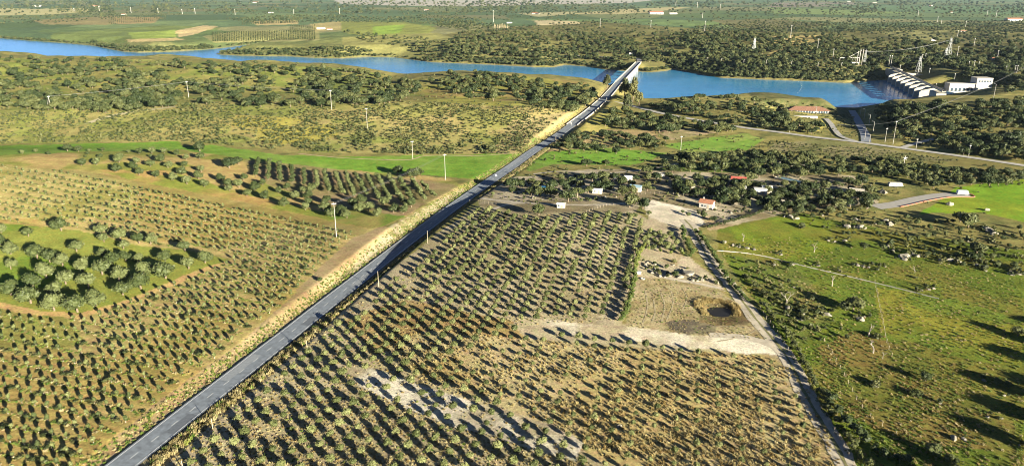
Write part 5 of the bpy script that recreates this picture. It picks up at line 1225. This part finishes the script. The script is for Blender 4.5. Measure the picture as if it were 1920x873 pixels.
house("cottage", G1(1384, 344), -.3, 8.0, 4.6, 2.9, 1.1, plaster, mat("red_sheet_roof", (.36,.09,.07), .6, var=.15), "small white cottage with a bright red roof among the farm oaks", windows=win_row('f', 3, -3.4, 1.0, 1.0, .9, .9))
for a in ((1192,358,-.4,6,4,2.6,.8,"light_blue_shed","pale blue shed with a sloping roof behind the dirt path",bluep),(1158,343,-.2,4.5,3.5,2.2,0,"flat_shed","small flat-roofed grey shed in the farm shade",conc_d),(1178,338,-.1,4.5,3,2.2,.6,"white_shed","tiny white shed beside the grey one",plaster),(1244,333,-.3,7,4,2.4,.5,"grey_shed","low grey-roofed shed below the green strip",conc_d),(1391,358,-.2,4,3.6,2.6,0,"white_shed","square white outhouse between the farm oaks",plaster),(1425,363,-.2,6.5,4,2.8,0,"white_shed","white flat-roofed store right of the outhouse",plaster),(1437,360,-.2,5,4,3.0,.6,"white_shed","white store with a low gable next to the flat one",plaster),(1605,365,-.5,7,5,2.6,.9,"grey_shed","grey-roofed shed near the paved lane entrance",conc),(1120,362,-.2,5,3,2.0,.5,"white_shed","little white hen house by the dirt path",plaster),(1052,389,-.3,3.6,2.6,1.9,.5,"white_shed","white kennel at the upper orchard edge",plaster)):
    house(a[7], G1(a[0], a[1]), a[2], a[3], a[4], a[5], a[6], plaster, a[9] if a[9] is not plaster else mat("pale_sheet_roof", (.6,.6,.58), .6, var=.1), a[8], "shed", windows=[('f', -a[3] * .25, 1.0, .8, .7)])
# long water basin of the farm
p = G1(1480, 339); q = G1(1503, 343); rz = math.atan2(G1(1500, 342).y - G1(1458, 333).y, G1(1500, 342).x - G1(1458, 333).x)
e = empty("water_basin", p, rz)
for (x0, x1, y0, y1) in ((-8.5, 8.5, -2.6, -2.2), (-8.5, 8.5, 2.2, 2.6), (-8.5, -8.1, -2.19, 2.19), (8.1, 8.5, -2.19, 2.19)): MB().box(x0, x1, y0, y1, -1, 1.0).build("rim_wall", conc, e)
MB().box(-8.09, 8.09, -2.18, 2.18, -1, .6).build("water", mat("basin_water", (.16,.28,.34), .1, spec=.5), e)
tag(e, "long concrete water basin between the farm oaks", "basin")
p = G1(1013, 352); e = empty("pool", p, 0)
t_ = [(math.cos(a) * 4.4, math.sin(a) * 5) for a in np.linspace(0, 6.283, 21)[:-1]]; t2 = [(x * .9, y * .9) for x, y in t_]
MB().prism(t_, -.8, .35).build("rim", conc, e); MB().prism(t2, .34, .40).build("water", mat("pool_water", (.03,.28,.42), .12, spec=.5), e); tag(e, "round blue farm pool beside the road", "pool")
# white box and ring by the hedge
p = G1(1195, 513); e = empty("water_tank", p, .2); MB().box(-1.2, 1.2, -.8, .8, -.3, 1.0).build("tank", plaster, e); MB().box(-1.3, 1.3, -.9, .9, 1.003, 1.1).build("lid", plaster, e); tag(e, "small white block tank in the hedge gap", "tank")
p = G1(1205, 523); rb = MB(); n_ = 14
for k in range(n_):
    a, b_ = 6.283 * k / n_, 6.283 * (k + 1) / n_; rb.tube((math.cos(a) * .75, math.sin(a) * .75, .2), (math.cos(b_) * .75, math.sin(b_) * .75, .2), .22, .22, 5, False)
o = rb.build("concrete_ring", plaster, None, False, p); tag(o, "white concrete ring lying beside the block tank", "ring")
# wind pump
p = G1(1693, 318); h = top_height(p, 296); e = empty("wind_pump", p, 0)
MB().tube((0, 0, -.4), (0, 0, h), .22, .14, 7).build("mast", plaster, e)
hb = MB().tube((0, -.5, h), (0, .5, h), .3, .25, 8).build("hub", plaster, e)
for k in range(5):
    a = .3 + 6.283 * k / 5; d_ = Vector((math.cos(a), 0, math.sin(a))); s_ = Vector((-math.sin(a), .35, math.cos(a))).normalized() * .2; c_ = Vector((0, -.45, h))
    V = [c_ + d_ * .2 - s_, c_ + d_ * .2 + s_, c_ + d_ * 1.45 + s_ * .8, c_ + d_ * 1.45 - s_ * .8]; V2 = [v + Vector((0, .05, 0)) for v in V]
    link("blade", [tuple(v) for v in V + V2], [(3, 2, 1, 0), (4, 5, 6, 7), (0, 1, 5, 4), (1, 2, 6, 5), (2, 3, 7, 6), (3, 0, 4, 7)], plaster, e)
tag(e, "white wind pump with five blades in the upper pasture", "windmill")
# caravans
def caravan(px, py, rz, L_, label, body):
    p = G1(px, py); e = empty("caravan", p, rz); h = 2.5; w_ = 1.1
    pr = [(-L_ / 2, .5), (L_ / 2 - .5, .5), (L_ / 2, .9), (L_ / 2 - .15, 1.9), (L_ / 2 - .6, h), (-L_ / 2 + .4, h), (-L_ / 2, 2.0)]
    V = [(x, -w_, z) for x, z in pr] + [(x, w_, z) for x, z in pr]; n_ = len(pr)
    link("body", V, [tuple(range(n_)), tuple(range(n_, 2 * n_))[::-1]] + [(i, n_ + i, n_ + (i + 1) % n_, (i + 1) % n_) for i in range(n_)], body, e)
    for s in (-1, 1):
        for x in (-L_ * .28, 0, L_ * .26): MB().box(x - .4, x + .4, s * w_ - .03, s * w_ + .03, 1.35, 1.95).build("window", glassm, e)
        for x in (-.5, .5): MB().tube((x, s * (w_ - .28), .36), (x, s * (w_ - .02), .36), .36, .36, 12).build("wheel", mat("tyre", (.03,.03,.03), .8), e)
    MB().box(L_ / 2, L_ / 2 + 1.1, -.08, .08, .45, .55).build("drawbar", steel, e); tag(e, label, "caravan", "caravans by the paved lane"); return e
caravan(1678, 350, -.05, 7.6, "long white caravan parked above the paved lane", plaster); caravan(1804, 365, -.15, 5.6, "grey-white caravan at the end of the paved lane", mat("caravan_grey", (.62,.66,.66), .4))
# lakeside building
pl_ = Vector((LB[0], LB[1], -6.2))
e_ = house("lakeside_building", pl_, -.12, 38, 13, 3.4, 2.8, plaster, mat("old_roof_tile", (.22,.115,.075), .9, var=.3, scale=.8), "long low lakeside building with a red hipped roof", windows=win_row('f', 9, -18, 5, .6, 1.8, 2.2) + win_row('f', 4, 9, 18, .6, 1.6, 2.2), hip=8.0, over=1.2)
pt_ = G1(1500, 218); tr = MB().box(-15, 15, -2.2, 2.2, -1.5, .5).build("terrace", conc, None, False, pt_); tr.rotation_euler = (0, 0, -.1); tag(tr, "pale terrace wall before the lakeside building", "terrace")
# power station
pp = Vector((PH[0], PH[1], -13.3)); rz = -.12; e = empty("power_station", pp, rz)
MB().box(-24, 6, -7, 7, -1, 11).build("machine_hall", plaster, e); MB().box(6.01, 24, -8, 8, -1, 18).build("tower_block", plaster, e)
MB().box(-24.3, 5.99, -7.3, 7.3, 11.01, 11.6).build("roof", conc, e); MB().box(5.7, 24.3, -8.3, 8.3, 18.01, 18.6).build("roof", conc, e)
for k in range(6): w_ = MB().box(-22 + k * 4.6, -19.4 + k * 4.6, -7.12, -6.95, 2.2, 6.2).build("window", glassm, e); MB().box(-22.2 + k * 4.6, -19.2 + k * 4.6, -7.3, -6.96, 1.8, 2.19).build("sill", conc, w_)
for k in range(5): MB().box(8 + k * 3.1, 10 + k * 3.1, -8.12, -7.95, 13.6, 15.6).build("window", glassm, e)
tag(e, "white power station with a tall block beside its machine hall", "building")
o = MB().box(-24, 30, -4, 4, -4, 2.6).build("retaining_wall", conc, None, False, Vector((*onz(1862, 179, -12), -12))); o.rotation_euler = (0, 0, -.1); tag(o, "long pale retaining wall in front of the power station yard", "wall")
pb = Vector((*onz(1768, 180, -14), -14))
for k in range(5):
    o = MB().tube((-9, 0, 3.4), (9, 0, -.6), 1.35, 1.35, 10).build("penstock_pipe", mat("pale_blue_pipe", (.42,.66,.72), .45), None, True, pb + Vector((k * 6.0 - 6, k * 3.0, 0))); o.rotation_euler = (0, 0, -.5); tag(o, "pale blue pressure pipe below the dam, %s from the dam side" % ordn(k), "pipe", "pressure pipes of the power station")
# far white houses
for k, (px, py, L_, lb) in enumerate(((602,55,26,"main white farmhouse on the far olive slope"),(618,56,16,"smaller white wing beside the far farmhouse"),(480,6,60,"pale long barn on the horizon plain, left part"),(70,13,60,"pale warehouse on the far left plain"),(180,13,50,"pale low barn beside the far pale field"),(232,28,24,"white farm above the dark far slope"),(508,25,26,"white barn below the far pole line"),(1005,27,40,"pale sheds on the far ploughed plain"),(1230,27,70,"row-like white village house below the far woods"),(1262,27,40,"white house at the end of the far village"),(1745,12,40,"white farm building on the blue far plain"),(1640,6,40,"pale shed near the right horizon"),(1592,4,40,"pale barn near the horizon's brown field"),(1782,24,22,"white house at the edge of the right wood"),(1806,60,14,"small white house in the right wood"),(1750,77,9,"tiny white hut above the dam woods"),(1865,112,10,"small white hut among the right woods"),(1466,72,16,"white chapel-like house on the knoll"),(1183,103,6,"small white kiosk beyond the bridge"),(1900,40,60,"long white wall-like building at the right edge"),(800,20,30,"pale farm among the far fields"),(955,44,20,"white cottage beyond the poplars"))):
    p = G1(px, py); house("far_house", p, random.uniform(-.3, .3), L_, L_ * .4, max(2.6, L_ * .14), max(1.0, L_ * .07), plaster, tile if k % 3 else plaster, lb, "house", windows=win_row('f', 3, -L_ * .4, L_ * .4, 1.0, L_ * .07, L_ * .06), door=False)
# poplars beyond the lake: bare and pale
for k in range(9):
    p = G1(926 + k * 3.2 + random.uniform(-1, 1), 57); e = empty("poplar", p); s_ = random.uniform(.8, 1.15)
    v, f = crown_mesh(900 + k, 2.2, 8.5 * s_, 10 * s_, 6, 150, 1.3, core=.5, spread=.8, rb=.4); link("crown", v, f, leaf_mat("poplar_twigs_%d" % k, (.30,.25,.14), (.36,.31,.2), (.42,.37,.25)) if k == 0 else MATS["poplar_twigs_0"], e)
    MB().tube((0, 0, -.5), (0, 0, 9), .4, .2, 5).build("trunk", B_trk, e); tag(e, "pale bare poplar beyond the lake, %s from left" % ordn(k), "tree", "pale poplars beyond the lake")
# stone wall across the meadow, wire fence along the track
L_ = resample(pxline(WALLPX[:5]), 2.5); e = empty("meadow_wall", Vector(L_[0]))
for k in range(len(L_) - 1):
    a, b_ = L_[k] - L_[0], L_[k + 1] - L_[0]; mid = (a + b_) / 2; ln = np.linalg.norm(b_ - a)
    if k < 40:
        o = MB().box(-ln / 2 + .02, ln / 2 - .02, -.1, .1, -.4, .3 + random.uniform(-.05, .05)).build("block", conc_d, e); o.location = mid; o.rotation_euler = (0, 0, math.atan2(b_[1] - a[1], b_[0] - a[0]))
    else:
        o = MB().tube((0, 0, -.3), (0, 0, 1.2), .07, .06, 5).build("post", wood_p, e); o.location = mid
tag(e, "low pale block wall running across the green meadow", "wall")
def fence(pts, step, label, h=1.3):
    L = resample(pxline(pts), step); e = empty("wire_fence", Vector(L[0])); pm_ = MB().tube((0, 0, -.3), (0, 0, h), .07, .06, 5); me = me_from("fence_post", [(pm_.v, pm_.f, wood_p)])
    wm_ = MB()
    for k, p in enumerate(L):
        o = raw("post", me, e); o.location = p - L[0]
        if k:
            for z in (.5, 1.1): wm_.tube(tuple(L[k - 1] - L[0] + np.array([0, 0, z])), tuple(p - L[0] + np.array([0, 0, z])), .015, .015, 3, False)
    wm_.build("wire", wire_m, e); tag(e, label, "fence", "wire fences of the farm"); return e
fence([(1425,580),(1470,645),(1500,690),(1530,745),(1560,800),(1600,873)], 3.5, "wire fence on wooden posts along the farm track's meadow side")
fence([(1545,640),(1580,700),(1620,770),(1680,815)], 4.0, "wire fence curving down through the brown meadow")
fence([(1640,530),(1650,580),(1662,640),(1672,668)], 4.5, "short wire fence between the two lower meadows")
fence([(1185,368),(1210,364),(1250,364),(1290,368)], 2.5, "pale fence along the upper side of the yard")
fence([(1100,398),(1130,388),(1150,384)], 2.2, "small pen fence beside the dirt path")
fence([(884,378),(905,380),(930,384)], 2.2, "short fence at the path mouth by the road")
# wheel ruts on the tilled plot
rut = mat("wheel_rut", (.36,.30,.18), .95, var=.3, scale=.8)
for k, pts in enumerate(([(1225,560),(1228,585),(1222,605)],[(1240,548),(1246,575),(1240,604)],[(1258,545),(1262,570),(1250,600)],[(1300,545),(1345,552),(1385,570),(1410,600),(1440,640)],[(1330,612),(1385,612),(1420,620),(1445,640)],[(1345,640),(1400,628),(1430,605),(1415,580)],[(1210,545),(1214,575),(1204,610)],[(1280,540),(1288,560),(1280,580)])):
    o = ribbon("wheel_rut", resample(pxline(pts), 1.5), .45, rut, .05, drape=True, wob=.15); tag(o, "pale wheel rut on the tilled plot", "track", kind="structure")
# road signs
for x, y, ty, lb in ((1071,237,230,"small white road sign on the bridge approach"),(1137,190,183,"road sign post at the side road junction"),(930,333,327,"round road sign before the dirt path"),(1480,248.5,242,"small sign board beside the side road")):
    p = G1(x, y); h = max(1.8, min(3.2, top_height(p, ty))); e = empty("road_sign", p, -.2); MB().tube((0, 0, -.3), (0, 0, h), .06, .06, 6).build("post", steel, e); MB().box(-.55, .55, -.09, -.062, h - .9, h + .1).build("panel", plaster, e); tag(e, lb, "sign", "road signs")
# ------------------------------------------------------------------ the air
hm = bpy.data.materials.new("haze_air"); hm.use_nodes = True; n = hm.node_tree; n.nodes.remove(n.nodes["Principled BSDF"])
pv = n.nodes.new("ShaderNodeVolumePrincipled"); pv.inputs["Color"].default_value = (.62,.84,1,1); pv.inputs["Density"].default_value = HAZE; pv.inputs["Anisotropy"].default_value = .15
n.links.new(pv.outputs[0], n.nodes["Material Output"].inputs["Volume"])
hb_ = MB().box(-41000, 41000, -400, 26500, -60, 150).build("haze", hm); tag(hb_, kind="stuff")
